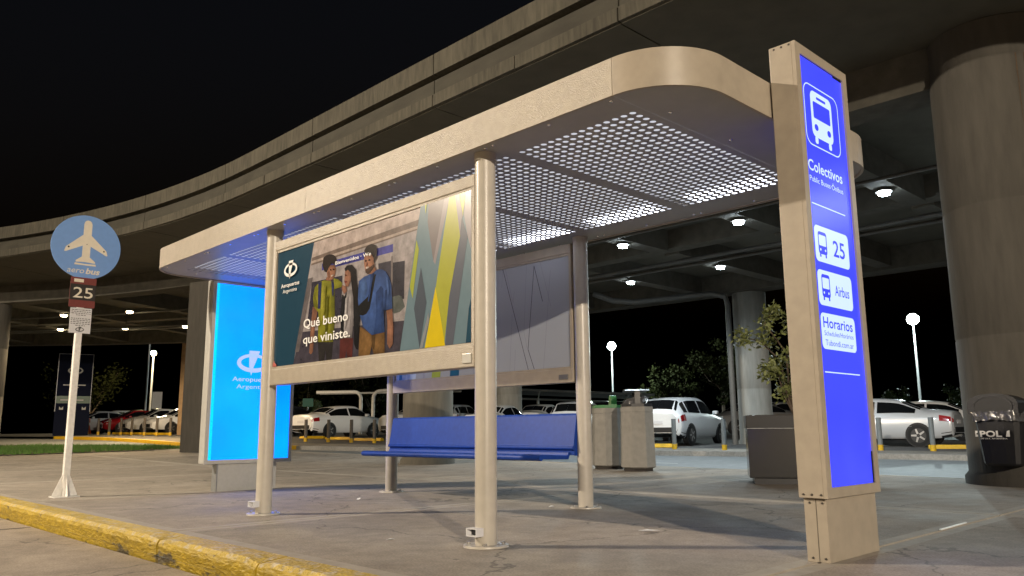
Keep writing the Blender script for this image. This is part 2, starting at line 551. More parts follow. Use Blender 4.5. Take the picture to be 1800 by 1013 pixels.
# far platform edge strip, painted pale
es = MB()
for (xa, ya), (xb, yb) in zip(EDGE, EDGE[1:]):
    za, zb = zg(xa, ya), zg(xb, yb)
    es.add([(xa + .003, ya, za + 0.004), (xa + 0.14, ya, za + 0.004), (xb + 0.14, yb, zb + 0.004), (xb + .003, yb, zb + 0.004),
            (xa + .003, ya, za - 0.14), (xa + 0.15, ya, za - 0.14), (xb + 0.15, yb, zb - 0.14), (xb + .003, yb, zb - 0.14)],
           [(0, 1, 2, 3), (1, 5, 6, 2), (0, 3, 7, 4)])
tag(es.build('pavement_kerb', 'conc_edge'), kind='structure')

# yellow front kerb of separate stones
kerb = thing('kerb', None, None)
tag(kerb, kind='structure')
random.seed(4)
cuts = [-9, -7.4, -5.8, -4.3, -2.8, -1.3, 0.2, 1.7, 3.2, 4.62, 6.13, 10.9, 15.6, 20.4, 25.2, 28.0]
for ya, yb in zip(cuts, cuts[1:]):
    mb = MB()
    n = max(2, int((yb - ya) / 0.16))
    prof0 = [(2.375, -0.175), (2.345, -0.05), (2.352, -0.018), (2.385, 0.004), (2.46, 0.008), (2.574, 0.003), (2.574, -0.175)]
    rows = []
    for k in range(n + 1):
        y = ya + 0.011 + (yb - ya - 0.022) * k / n
        chip = 0.0 if 0 < k < n else 0.02
        row = []
        for j, (x, z) in enumerate(prof0):
            jit = 0.004 if j in (1, 2, 3, 4) else 0
            row.append((x + random.uniform(-jit, jit) + (chip if j in (1, 2) else 0), y, z + random.uniform(-jit, jit) - (chip if j in (2, 3, 4) else 0) + zg(x, y)))
        rows.append(row)
    np_ = len(prof0)
    vs_ = [p for r_ in rows for p in r_]
    for k in range(n):
        for j in range(np_ - 1):
            mb.add([], [])
            a = k * np_ + j
            mb.f.append((a, a + 1, a + np_ + 1, a + np_)); mb.m.append(0 if j >= 2 else 1); mb.smooth.append(False)
    mb.v = vs_
    mb.f.append(tuple(range(np_))); mb.m.append(1); mb.smooth.append(False)
    mb.f.append(tuple(range(n * np_ + np_ - 1, n * np_ - 1, -1))); mb.m.append(1); mb.smooth.append(False)
    mb.build('kerb_stone', ['kerb_yellow', 'kerb_face'], kerb)

# parking lot on the far side, kerbed, and the grass verge to the left
LOT = [(23.6, -14), (22.6, 4), (21.5, 8.4), (20.5, 12), (19.4, 14.8), (17.6, 19), (16.1, 23.6), (15.2, 27), (14.5, 30), (13.8, 33), (13.9, 38), (13.6, 42.5), (12.4, 46.6)]
lot_pts = [(300, -14)] + LOT[::1]
lot = ground('parking_lot', [(23.6, -14), (300, -14), (300, 300), (10, 300), (8, 60), (12.4, 46.6)] + LOT[::-1][1:-1], 0.0, 'asphalt_dark')
tag(lot, kind='structure')
walk = MB()
lk = thing('lot_kerb', None, None); tag(lk, kind='structure')
def off_poly(P, o):
    out = []
    for i, (x, y) in enumerate(P):
        a = P[max(i - 1, 0)]; b = P[min(i + 1, len(P) - 1)]
        dx, dy = b[0] - a[0], b[1] - a[1]; L = math.hypot(dx, dy)
        out.append((x + dy / L * o, y - dx / L * o))
    return out
IN = off_poly(LOT, 0.22); IN2 = off_poly(LOT, 2.0)
for i in range(len(LOT) - 1):
    m_ = 'yellow_paint' if i >= 8 or i == 7 else 'kerb_plain'
    a, b, c_, d_ = LOT[i], LOT[i + 1], IN[i + 1], IN[i]
    mb = MB()
    mb.add([(a[0], a[1], zg(*a) + .02), (b[0], b[1], zg(*b) + .02), (c_[0], c_[1], zg(*c_) + .02), (d_[0], d_[1], zg(*d_) + .02),
            (a[0], a[1], zg(*a) - .14), (b[0], b[1], zg(*b) - .14)], [(0, 1, 2, 3), (0, 4, 5, 1)])
    mb.build('kerb_stone', m_, lk)
    e_, f_ = IN2[i + 1], IN2[i]
    walk.add([(d_[0], d_[1], zg(*d_) + .016), (c_[0], c_[1], zg(*c_) + .016), (e_[0], e_[1], zg(*e_) + .014), (f_[0], f_[1], zg(*f_) + .014)], [(0, 1, 2, 3)])
tag(walk.build('lot_footway', 'conc'), kind='structure')
gr = ground('grass_verge', [(-30, 41.5), (-9, 33.6), (2.4, 28.06), (11.75, 28.06), (12.2, 31.5), (9.5, 37), (2, 42), (-25, 60)], 0.02, 'soil')
tag(gr, kind='structure')
gb = MB(); random.seed(8); gb.keep = True
for _ in range(26000):
    x = random.uniform(-2, 12.1); y = random.uniform(28.1, 36.5)
    if y > 31.5 + (12.2 - x) * 1.6 or x > 12.1 - max(0, y - 31.5) * 0.5 or (x < 2.4 and y < 28.1 + (2.4 - x) * 0.5):
        continue
    h = random.uniform(0.04, 0.13); a = random.uniform(0, PI); w = 0.012
    z = zg(x, y) + 0.018
    gb.add([(x - w * math.cos(a), y - w * math.sin(a), z), (x + w * math.cos(a), y + w * math.sin(a), z), (x + random.uniform(-.04, .04), y + random.uniform(-.04, .04), z + h)], [(0, 1, 2)])
tag(gb.build('grass', 'grass'), 'short green grass on the verge left of the shelter', 'grass', kind='stuff')
# painted lines on the far road
ln = MB()
def stripe(pts, w, dz=-0.115):
    L = off_poly(pts, -w / 2); Rr = off_poly(pts, w / 2)
    for i in range(len(pts) - 1):
        q = [L[i], L[i + 1], Rr[i + 1], Rr[i]]
        ln.add([(x, y, zg(x, y) + dz) for x, y in q], [(0, 1, 2, 3)])
MIDL = [(EDGE_x + (LX - EDGE_x) * 0.38, y) for (EDGE_x, y, LX) in ((13.2, -12, 23.4), (13.0, -4, 23.1), (13.0, 2, 22.8))]
stripe([(15.6, -12), (15.4, 0), (15.0, 4.0), (15.3, 6.0)], 0.12)
stripe([(16.6, 7.5), (17.0, 9.6)], 0.12)
stripe([(16.7, 11.5), (16.2, 13.6)], 0.12)
stripe([(15.4, 16.0), (14.9, 18.5)], 0.12)
stripe([(14.5, 20.5), (14.1, 23.0)], 0.12)
stripe([(13.6, 25.5), (13.2, 28)], 0.12)
stripe([(11.2, 36.2), (8.5, 39.5)], 0.14)
stripe([(6.8, 41.5), (3, 45)], 0.14)
tag(ln.build('road_markings', 'paint_line'), kind='structure')

# ------------------------------------------------------------------ the elevated road
EX, AY, AR = 8.12, 17.0, 29.5                 # outer edge, start of the bend, radius of the outer edge
ACX = EX - AR
def path(t, s):
    """t runs along the deck (metres, y on the straight), s is the distance in from the outer edge"""
    if t <= AY:
        return (EX + s, t)
    a = (t - AY) / AR
    return (ACX + (AR + s) * math.cos(a), AY + (AR + s) * math.sin(a))
T0, T1 = -38.0, 60.0
def stations(t0, t1, step):
    ts = [t0]
    while ts[-1] < t1 - 1e-6:
        ts.append(min(t1, ts[-1] + (step if ts[-1] >= AY else min(8.0, max(step, AY - ts[-1])))))
    return ts
def sweep(mb, prof, t0, t1, step=1.4, mi=0, caps=True):
    ts = stations(t0, t1, step)
    n = len(prof)
    vs_ = []
    for t in ts:
        for s, z in prof:
            x, y = path(t, s)
            vs_.append((x, y, z))
    fs_ = []
    for i in range(len(ts) - 1):
        for k in range(n):
            fs_.append((i * n + k, i * n + (k + 1) % n, (i + 1) * n + (k + 1) % n, (i + 1) * n + k))
    if caps:
        fs_.append(tuple(range(n))); fs_.append(tuple(range((len(ts) - 1) * n, len(ts) * n)))
    mb.add(vs_, fs_, mi)
ov = thing('elevated_road', 'long curving concrete elevated road passing over the shelter', 'elevated road')
SW = 21.8
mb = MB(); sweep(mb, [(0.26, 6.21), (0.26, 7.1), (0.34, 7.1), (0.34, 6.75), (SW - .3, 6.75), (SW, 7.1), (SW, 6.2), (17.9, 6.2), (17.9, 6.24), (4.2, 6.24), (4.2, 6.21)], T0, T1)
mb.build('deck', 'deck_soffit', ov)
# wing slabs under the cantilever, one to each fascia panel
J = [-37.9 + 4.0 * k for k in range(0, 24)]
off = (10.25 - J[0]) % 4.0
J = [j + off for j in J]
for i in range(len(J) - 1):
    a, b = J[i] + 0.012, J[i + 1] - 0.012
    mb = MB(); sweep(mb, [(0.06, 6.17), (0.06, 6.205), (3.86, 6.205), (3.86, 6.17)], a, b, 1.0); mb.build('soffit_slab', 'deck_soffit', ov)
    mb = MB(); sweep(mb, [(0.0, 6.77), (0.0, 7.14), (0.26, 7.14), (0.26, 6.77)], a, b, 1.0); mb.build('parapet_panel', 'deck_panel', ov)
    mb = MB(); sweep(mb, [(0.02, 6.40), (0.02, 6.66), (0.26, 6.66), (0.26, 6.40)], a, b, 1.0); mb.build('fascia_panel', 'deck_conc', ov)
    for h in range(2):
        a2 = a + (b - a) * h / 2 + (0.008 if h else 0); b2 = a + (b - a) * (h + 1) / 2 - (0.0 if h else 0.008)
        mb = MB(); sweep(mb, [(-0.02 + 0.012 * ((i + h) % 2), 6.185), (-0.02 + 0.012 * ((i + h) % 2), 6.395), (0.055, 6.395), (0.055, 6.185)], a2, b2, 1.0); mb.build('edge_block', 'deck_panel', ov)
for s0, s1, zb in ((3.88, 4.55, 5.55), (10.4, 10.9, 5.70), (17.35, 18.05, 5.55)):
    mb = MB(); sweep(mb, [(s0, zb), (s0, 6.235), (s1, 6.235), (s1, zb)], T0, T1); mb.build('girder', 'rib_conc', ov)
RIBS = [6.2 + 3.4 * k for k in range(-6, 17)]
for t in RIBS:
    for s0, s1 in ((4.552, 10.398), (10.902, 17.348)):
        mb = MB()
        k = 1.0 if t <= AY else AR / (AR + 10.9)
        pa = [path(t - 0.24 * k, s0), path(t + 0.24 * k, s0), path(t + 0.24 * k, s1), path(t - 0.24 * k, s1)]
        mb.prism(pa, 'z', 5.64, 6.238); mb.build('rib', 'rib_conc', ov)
for s in (11.6, 12.25, 7.9):
    mb = MB()
    ts = stations(-20, 55, 1.4)
    mb.tube([(*path(t, s), 5.58 if s > 11 else 5.6) for t in ts], 0.055 if s > 11 else 0.04, 6)
    mb.build('conduit', 'pipe_grey', ov)

def column(x, y, r, top, z0, neck=True, cm='col_conc'):
    mb = MB()
    n = 40
    rs = [(z0 - 0.2, r + 0.05), (z0 + 0.10, r + 0.05), (z0 + 0.16, r)]
    z = z0 + 1.9
    while z < top - 0.4:
        rs += [(z - 0.012, r), (z, r - 0.010), (z + 0.012, r)]
        z += 1.75
    rs += [(top - 0.012, r), (top, r - 0.012)]
    if neck:
        rs += [(top + 0.001, r - 0.012), (6.16, r - 0.012)]
    vs_ = [(x + q * math.cos(2 * PI * k / n), y + q * math.sin(2 * PI * k / n), zz) for zz, q in rs for k in range(n)]
    fs_ = [(i * n + k, i * n + (k + 1) % n, (i + 1) * n + (k + 1) % n, (i + 1) * n + k) for i in range(len(rs) - 1) for k in range(n)]
    mb.add(vs_, fs_, 0, True)
    return mb.build('column', cm, ov)
BCX, BCY, BCR = 12.36, 2.94, 0.80
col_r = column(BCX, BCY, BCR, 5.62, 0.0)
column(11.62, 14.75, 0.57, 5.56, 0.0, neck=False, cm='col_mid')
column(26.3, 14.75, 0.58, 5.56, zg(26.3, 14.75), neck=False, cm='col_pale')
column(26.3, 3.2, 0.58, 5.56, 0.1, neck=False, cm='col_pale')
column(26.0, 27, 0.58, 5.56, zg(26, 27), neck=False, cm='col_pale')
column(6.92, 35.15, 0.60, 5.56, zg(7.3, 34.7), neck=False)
mb = MB(); mb.obox((11.25, 25.6, 2.80), (0.58, 0.58, 2.78), 0.28); mb.build('column', 'col_conc', ov, bevel=0.04)
mb = MB(); mb.obox((18.2, 44.0, 3.0), (0.38, 0.38, 2.62), 0.5); mb.build('column', 'col_brown', ov, bevel=0.04)
# drain pipe that leaves the girder and runs down the far column
mb = MB()
px, py = 25.35, 15.05
mb.tube([(22.4, 18.8, 5.62), (22.9, 18.3, 5.35), (23.4, 17.7, 5.28), (24.4, 16.4, 5.42), (25.0, 15.5, 5.50), (25.3, 15.12, 5.38), (px, py, 5.1), (px, py, 2.5), (px, py, 0.15)], 0.10, 10)
mb.build('drain_pipe', 'pipe_grey', ov)
mb = MB(); mb.tube([(9.2, -1.2, 6.16), (9.9, -.2, 6.12), (10.6, .5, 6.14), (11.2, 1.3, 6.10), (11.7, 2.0, 6.12)], .035, 6); mb.build('cable', 'dark_metal', ov)
# rust streaks that run from the column head (thin stain sheets on the surface)
random.seed(5)
st = MB()
for ang, w, z0_, z1_ in ((222, 3.0, 5.59, 2.3), (228, 1.2, 5.59, 3.6), (214, 1.6, 5.59, 4.3), (236, 2.0, 5.59, 4.7)):
    n = 14
    pts_ = []
    for k in range(n + 1):
        z = z0_ + (z1_ - z0_) * k / n
        ww = w * (1 - 0.8 * k / n) * random.uniform(.6, 1.1)
        a0 = math.radians(ang - ww / 2 + random.uniform(-.3, .3)); a1 = math.radians(ang + ww / 2)
        q = BCR + 0.003
        pts_ += [(BCX + q * math.cos(a0), BCY + q * math.sin(a0), z), (BCX + q * math.cos(a1), BCY + q * math.sin(a1), z)]
    st.add(pts_, [(2 * k, 2 * k + 1, 2 * k + 3, 2 * k + 2) for k in range(n)])
st.build('rust_streak', 'rust', col_r)

# under-deck luminaires
def deck_light(x, y, warm, label, power):
    t = thing('deck_light', label, 'light', 'luminaires under the elevated road', (x, y, 5.6))
    mb = MB(); mb.cyl((0, 0, -0.02), (0, 0, 0.045), 0.17, 0.13, 16); mb.build('housing', 'housing', t)
    mb = MB(); mb.cyl((0, 0, -0.085), (0, 0, -0.022), 0.11, 0.125, 16); mb.build('lens', 'lens_warm' if warm else 'lens_cool', t)
    lamp('deck_lamp', 'SPOT', (0, 0, -0.09), power, (1.0, 0.72, 0.40) if warm else COOL, 0.12, t, spot=165, blend=0.5)
PW = 720
for k, y in enumerate((-4.0, -0.6, 2.8)):  # unseen lights added along the row to light the scene
    deck_light(16.9, y, False, ['round cool white deck light, out past the right side of the picture', 'round cool white deck light hidden behind the big right column', 'round cool white deck light just right of the big right column'][k], PW)
deck_light(16.93, 6.24, False, 'round cool white deck light shining between the totem and the big right column', PW)
deck_light(16.84, 9.59, False, 'cool white deck light just left of the totem, larger and higher of the nearest pair', PW)
deck_light(16.80, 13.02, False, 'cool white deck light right above the back panel, beside the rear post top', PW)
deck_light(21.32, 12.84, False, 'cool white deck light in the middle of the gap, second row back', PW)
deck_light(21.35, 16.27, False, 'lowest cool white deck light, above the glowing car park lamp', PW)
deck_light(16.6, 17.2, False, 'cool white deck light hidden behind the white back panel', PW * .6)  # unseen, added to brighten the road behind the shelter
WPW = 1400
deck_light(9.73, 36.67, True, 'upper left warm deck light beside the small bus stop notice', WPW)
deck_light(11.40, 33.93, True, 'uppermost warm deck light between the bus stop sign and square column', WPW)
deck_light(11.01, 41.84, True, 'lower left warm deck light just left of the bus stop notice', WPW)
deck_light(13.12, 39.49, True, 'lower middle warm deck light right of the bus stop notice', WPW)
deck_light(14.96, 37.09, True, 'warm deck light nearest the square concrete column', WPW)

# road lamps on the bus lane side, outside the picture: they light the front of the shelter
def street_lamp(x, y, z0, h, tgt, power, label):
    t = thing('street_lamp', label, 'street lamp', None, (x, y, z0))
    rz = math.atan2(tgt[1] - y, tgt[0] - x)
    mb = MB(); mb.cyl((0, 0, 0), (0, 0, h), 0.10, 0.06, 12); mb.cyl((0, 0, 0), (0, 0, 0.03), 0.2, 0.2, 16); mb.build('pole', 'galv', t)
    dx, dy = math.cos(rz), math.sin(rz)
    mb = MB(); mb.tube([(0, 0, h - .02), (dx * .4, dy * .4, h + .25), (dx * 1.4, dy * 1.4, h + .35)], 0.035, 8); mb.build('arm', 'galv', t)
    mb = MB(); mb.obox((dx * 1.7, dy * 1.7, h + .37), (0.36, 0.15, 0.06), rz); mb.build('lamp_head', 'housing', t)
    mb = MB(); mb.obox((dx * 1.7, dy * 1.7, h + .298), (0.26, 0.11, 0.008), rz); mb.build('lens', 'lens_sodium', t)
    lamp('street_bulb', 'POINT', (dx * 1.7, dy * 1.7, h + .2), power, WARM, 0.16, t)
street_lamp(-8.6, 16.6, -0.17, 8.7, (0, 14.5), 15000, 'street lamp across the bus lane, left of the picture')
street_lamp(-13.6, -23.8, -0.17, 8.7, (0, -20), 44000, 'street lamp across the bus lane, behind the viewer')

# ------------------------------------------------------------------ bus shelter
sh = thing('bus_shelter', 'cream bus shelter with perforated lit roof, two advert panels and bench', 'bus shelter', None, (0, 0, 0))
RX0, RX1, RY0, RY1, RR = 3.51, 6.26, 2.30, 9.95, 0.46
ZS, ZT = 2.672, 2.893
def outline(o, n=14):
    """rounded rectangle of the roof plan, inset by o, starting on the front edge near end, running to the far end"""
    pts = []
    r = RR - o
    for cx, cy, a0 in ((RX0 + RR, RY1 - RR, 180), (RX1 - RR, RY1 - RR, 90), (RX1 - RR, RY0 + RR, 0), (RX0 + RR, RY0 + RR, -90)):
        for k in range(n + 1):
            a = math.radians(a0 - 90 * k / n)
            pts.append((cx + r * math.cos(a), cy + r * math.sin(a)))
    return pts
roof = MB()
roof.prism(outline(0.03), 'z', 2.862, 2.882)
roof = roof.build('roof', 'white_inside', sh)
def fascia(pts, mname):
    """thin upright band that follows pts (outer face) and is 20 mm thick"""
    P = pts; Q = []
    for i in range(len(P)):
        a = P[max(i - 1, 0)]; b = P[min(i + 1, len(P) - 1)]
        dx, dy = b[0] - a[0], b[1] - a[1]; L = math.hypot(dx, dy)
        Q.append((P[i][0] + dy / L * 0.02, P[i][1] - dx / L * 0.02))
    mb = MB(); mb.keep = True
    n = len(P)
    zl, zh = ZS - 0.012, ZT
    sm = n > 4
    band = [(i, i + 1, n + i + 1, n + i) for i in range(n - 1)]
    rband = [tuple(reversed(f)) for f in band]
    mb.add([(x, y, zl) for x, y in P] + [(x, y, zh) for x, y in P], band, 0, sm)
    mb.add([(x, y, zl) for x, y in Q] + [(x, y, zh) for x, y in Q], rband, 0, sm)
    mb.add([(x, y, zl) for x, y in P] + [(x, y, zl) for x, y in Q], rband, 0)
    mb.add([(x, y, zh) for x, y in P] + [(x, y, zh) for x, y in Q], band, 0)
    for i in (0, n - 1):
        mb.add([(*P[i], zl), (*P[i], zh), (*Q[i], zh), (*Q[i], zl)], [(0, 1, 2, 3)])
    return mb.build('fascia_panel', mname, roof)
ol = outline(0.0)
k = 15
fascia([(RX0, 2.764), (RX0, 6.235)], 'cream_rough')
fascia([(RX0, 6.239), (RX0, RY1 - RR - .002)], 'cream_rough')
fascia(ol[0:k], 'cream')
fascia([(RX0 + RR + .002, RY1), (RX1 - RR - .002, RY1)], 'cream')
fascia(ol[k:2 * k], 'cream')
fascia([(RX1, RY1 - RR - .002), (RX1, 6.1)], 'cream')
fascia([(RX1, 6.096), (RX1, RY0 + RR + .002)], 'cream')
fascia(ol[2 * k:3 * k], 'cream')
fascia([(RX1 - RR - .002, RY0), (RX0 + RR + .9, RY0)], 'cream')
fascia([(RX0 + RR + .896, RY0)] + ol[3 * k:4 * k], 'cream')

# perforated soffit panels: real round holes, 15 x 30 in each
PITCH_H, HR = 0.0692, 0.0222
def perf_mesh():
    mb = MB(); mb.keep = True
    x0, x1 = RX0 + 0.022, RX1 - 0.022
    W = 1.137
    hx0 = 3.84 - PITCH_H / 2; nx, ny = 30, 15
    hy0 = (W - ny * PITCH_H) / 2
    hx1 = hx0 + nx * PITCH_H; hy1 = hy0 + ny * PITCH_H
    # plain margins
    for a, b, c_, d_ in ((x0, hx0, 0, W), (hx1, x1, 0, W), (hx0, hx1, 0, hy0), (hx0, hx1, hy1, W)):
        mb.add([(a, c_, 0), (a, d_, 0), (b, d_, 0), (b, c_, 0)], [(0, 1, 2, 3)])
    n = 12
    h = PITCH_H / 2
    for i in range(nx):
        for j in range(ny):
            cx = hx0 + (i + .5) * PITCH_H; cy = hy0 + (j + .5) * PITCH_H
            ring = [(cx + HR * math.cos(2 * PI * q / n), cy + HR * math.sin(2 * PI * q / n), 0) for q in range(n)]
            up = [(a, b, 0.003) for a, b, _ in ring]
            sq = []
            for q in range(n):
                c_, s_ = math.cos(2 * PI * q / n), math.sin(2 * PI * q / n)
                m_ = max(abs(c_), abs(s_))
                sq.append((cx + h * c_ / m_, cy + h * s_ / m_, 0))
            # corners of the square fall between ring directions, so add them
            cor = [(cx + h, cy + h, 0), (cx - h, cy + h, 0), (cx - h, cy - h, 0), (cx + h, cy - h, 0)]
            vs_ = ring + sq + cor + up
            fs_ = []
            for q in range(n):
                r_ = (q + 1) % n
                if q % 3 == 1:
                    fs_.append((q, r_, n + r_, 2 * n + q // 3, n + q))
                else:
                    fs_.append((q, r_, n + r_, n + q))
                fs_.append((q, 2 * n + 4 + q, 2 * n + 4 + r_, r_))
            mb.add(vs_, [tuple(reversed(f)) if False else f for f in fs_])
    return mb
pm_ = perf_mesh()
first = pm_.build('perforated_panel', 'soffit', roof)
first.location = (0, 2.782 - 0.0, ZS)
for i in range(1, 6):
    o = first.copy(); C.objects.link(o); o.parent = roof; o.location = (0, 2.782 + 1.137 * i, ZS)
# plain end plates of the soffit
for ya, yb, near in ((RY0, 2.7821, True), (2.782 + 1.137 * 6, RY1, False)):
    pts = [p for p in outline(0.022) if (p[1] <= yb if near else p[1] >= ya)]
    if near:
        pts = [(RX1 - .022, yb)] + [p for p in outline(0.022)[2 * k:] if p[1] <= yb] + [(RX0 + .022, yb)]
    else:
        pts = [(RX0 + .022, ya)] + [p for p in outline(0.022)[:2 * k] if p[1] >= ya] + [(RX1 - .022, ya)]
    mb = MB(); mb.prism(pts, 'z', ZS + .0006, ZS + 0.004); mb.build('end_plate', 'soffit', roof)
# LED bars inside the roof, along the back
for i in range(6):
    y0 = 2.782 + 1.137 * i
    mb = MB(); mb.box(4.08 if i in (1, 2, 3, 4) else 3.70, 6.14, y0 + 0.03, y0 + 1.10, 2.716, 2.720); mb.build('diffuser', 'diffuser', roof)
    mb = MB(); mb.box(5.72, 6.02, y0 + 0.24, y0 + 0.98, 2.704, 2.714); mb.build('led_bar', 'led_strip', roof)
# bright screw heads round the soffit
scr = MB(); scr.cyl((0, 0, 0), (0, 0, 0.005), 0.011, 0.013, 10)
s0 = scr.build('screw', 'screw', roof)
pos = []
for i in range(7):
    y = 2.782 + 1.137 * i
    for dy in ((-0.04, 0.04) if 0 < i < 6 else (0.06 if i == 0 else -0.06,)):
        pos += [(3.60, y + dy), (6.17, y + dy)]
    if i < 6:
        pos += [(3.60, y + 0.57), (6.17, y + 0.57)]
pos += [(4.0, 2.70), (4.7, 2.70), (5.4, 2.70), (4.0, 9.68), (4.9, 9.68), (5.6, 9.68)]
for i, (x, y) in enumerate(pos):
    o = s0 if i == 0 else s0.copy()
    if i: C.objects.link(o); o.parent = roof
    o.location = (x, y, ZS - 0.0055)

POSTS = [(3.68, 4.05), (3.68, 7.09), (6.08, 5.26), (6.08, 8.44)]
def posts():
    mb = MB(); mb.cyl((0, 0, 0.002), (0, 0, ZS - 0.055), 0.0735, n=32, caps=False)
    p0 = mb.build('post', 'post_white', sh)
    mb = MB(); mb.cyl((0, 0, 0.002), (0, 0, 0.016), 0.148, n=32); bp_ = mb.build('base_plate', 'post_white', p0, bevel=0.003)
    mb = MB(); mb.cyl((0, 0, ZS - 0.055), (0, 0, ZS - 0.002), 0.080, n=32); cp_ = mb.build('collar', 'post_white', p0)
    bo = MB(); bo.cyl((0, 0, 0), (0, 0, 0.016), 0.013, n=6); bolt = bo.build('bolt', 'screw', p0)
    bs = []
    for q in range(4):
        o = bolt if q == 0 else bolt.copy()
        if q: C.objects.link(o); o.parent = p0
        a = PI / 4 + q * PI / 2
        o.location = (0.114 * math.cos(a), 0.114 * math.sin(a), 0.017)
    ps_ = [p0] + [copy_tree(p0, sh) for _ in range(3)]
    for i, (x, y) in enumerate(POSTS):
        p = ps_[i]
        p.location = (x, y, 0)
        if i < 2:   # open white conduit box low on the front posts
            mb = MB()
            L, hw, hz, t_ = 0.10, 0.050, 0.026, 0.006
            # a rectangular open tube running across the post, mouth facing the road
            for a in (((-.130, -.066), (-hw, hw), (.10 - hz, .10 - hz + t_)), ((-.130, -.066), (-hw, hw), (.10 + hz - t_, .10 + hz)),
                      ((-.130, -.066), (-hw, -hw + t_), (.10 - hz + t_, .10 + hz - t_)), ((-.130, -.066), (hw - t_, hw), (.10 - hz + t_, .10 + hz - t_))):
                mb.box(*a[0], *a[1], *a[2])
            mb.build('conduit_box', 'paper', p)
            mb = MB(); mb.box(-.088, -.075, -hw + t_, hw - t_, .10 - hz + t_, .10 + hz - t_); mb.build('conduit_box_back', 'dark_metal', p)
posts()

def advert(name, xf, y0, y1, z0, z1, iz0, iz1, rail_m):
    """framed advert panel facing -X between two posts; returns its empty"""
    p = MB()
    p.box(xf + 0.02, xf + 0.10, y0 + 0.03, y1 - 0.03, iz0 - 0.03, iz1 + 0.03)
    body = p.build(name, 'alu', sh)
    m = MB(); m.box(xf, xf + 0.12, y0, y1, z0, iz0 - 0.022); m.build('bottom_rail', rail_m, body, bevel=0.006)
    m = MB(); m.box(xf, xf + 0.12, y0, y1, iz1 + 0.022, z1); m.build('top_rail', rail_m, body, bevel=0.006)
    for a, b in ((y0, y0 + 0.03), (y1 - 0.03, y1)):
        m = MB(); m.box(xf + .002, xf + 0.118, a, b, iz0 - 0.0215, iz1 + 0.0215); m.build('stile', rail_m, body)
    # slim inner bead
    for a in ((y0 + 0.031, y1 - 0.031, iz0 - 0.0215, iz0), (y0 + 0.031, y1 - 0.031, iz1, iz1 + 0.0215)):
        m = MB(); m.box(xf + .008, xf + 0.0195, *a); m.build('bead', rail_m, body)
    return body
fa = advert('front_advert_panel', 3.62, 4.10, 6.965, 1.172, 2.53, 1.34, 2.42, 'cream_rough')
ba = advert('back_advert_panel', 6.02, 5.34, 8.36, 1.21, 2.62, 1.365, 2.50, 'cream')
m = MB(); m.box(3.612, 3.6195, 4.125, 4.215, 1.20, 1.265); m.build('rating_plate', 'alu', fa, bevel=0.002)
m = MB(); m.box(6.012, 6.0195, 5.40, 5.52, 1.24, 1.29); m.build('rating_plate', 'housing', ba, bevel=0.002)
m = MB(); m.box(3.6395, 3.64, 4.131, 6.934, 2.408, 2.4195); m.build('shadow_gap', 'trim_black', fa)

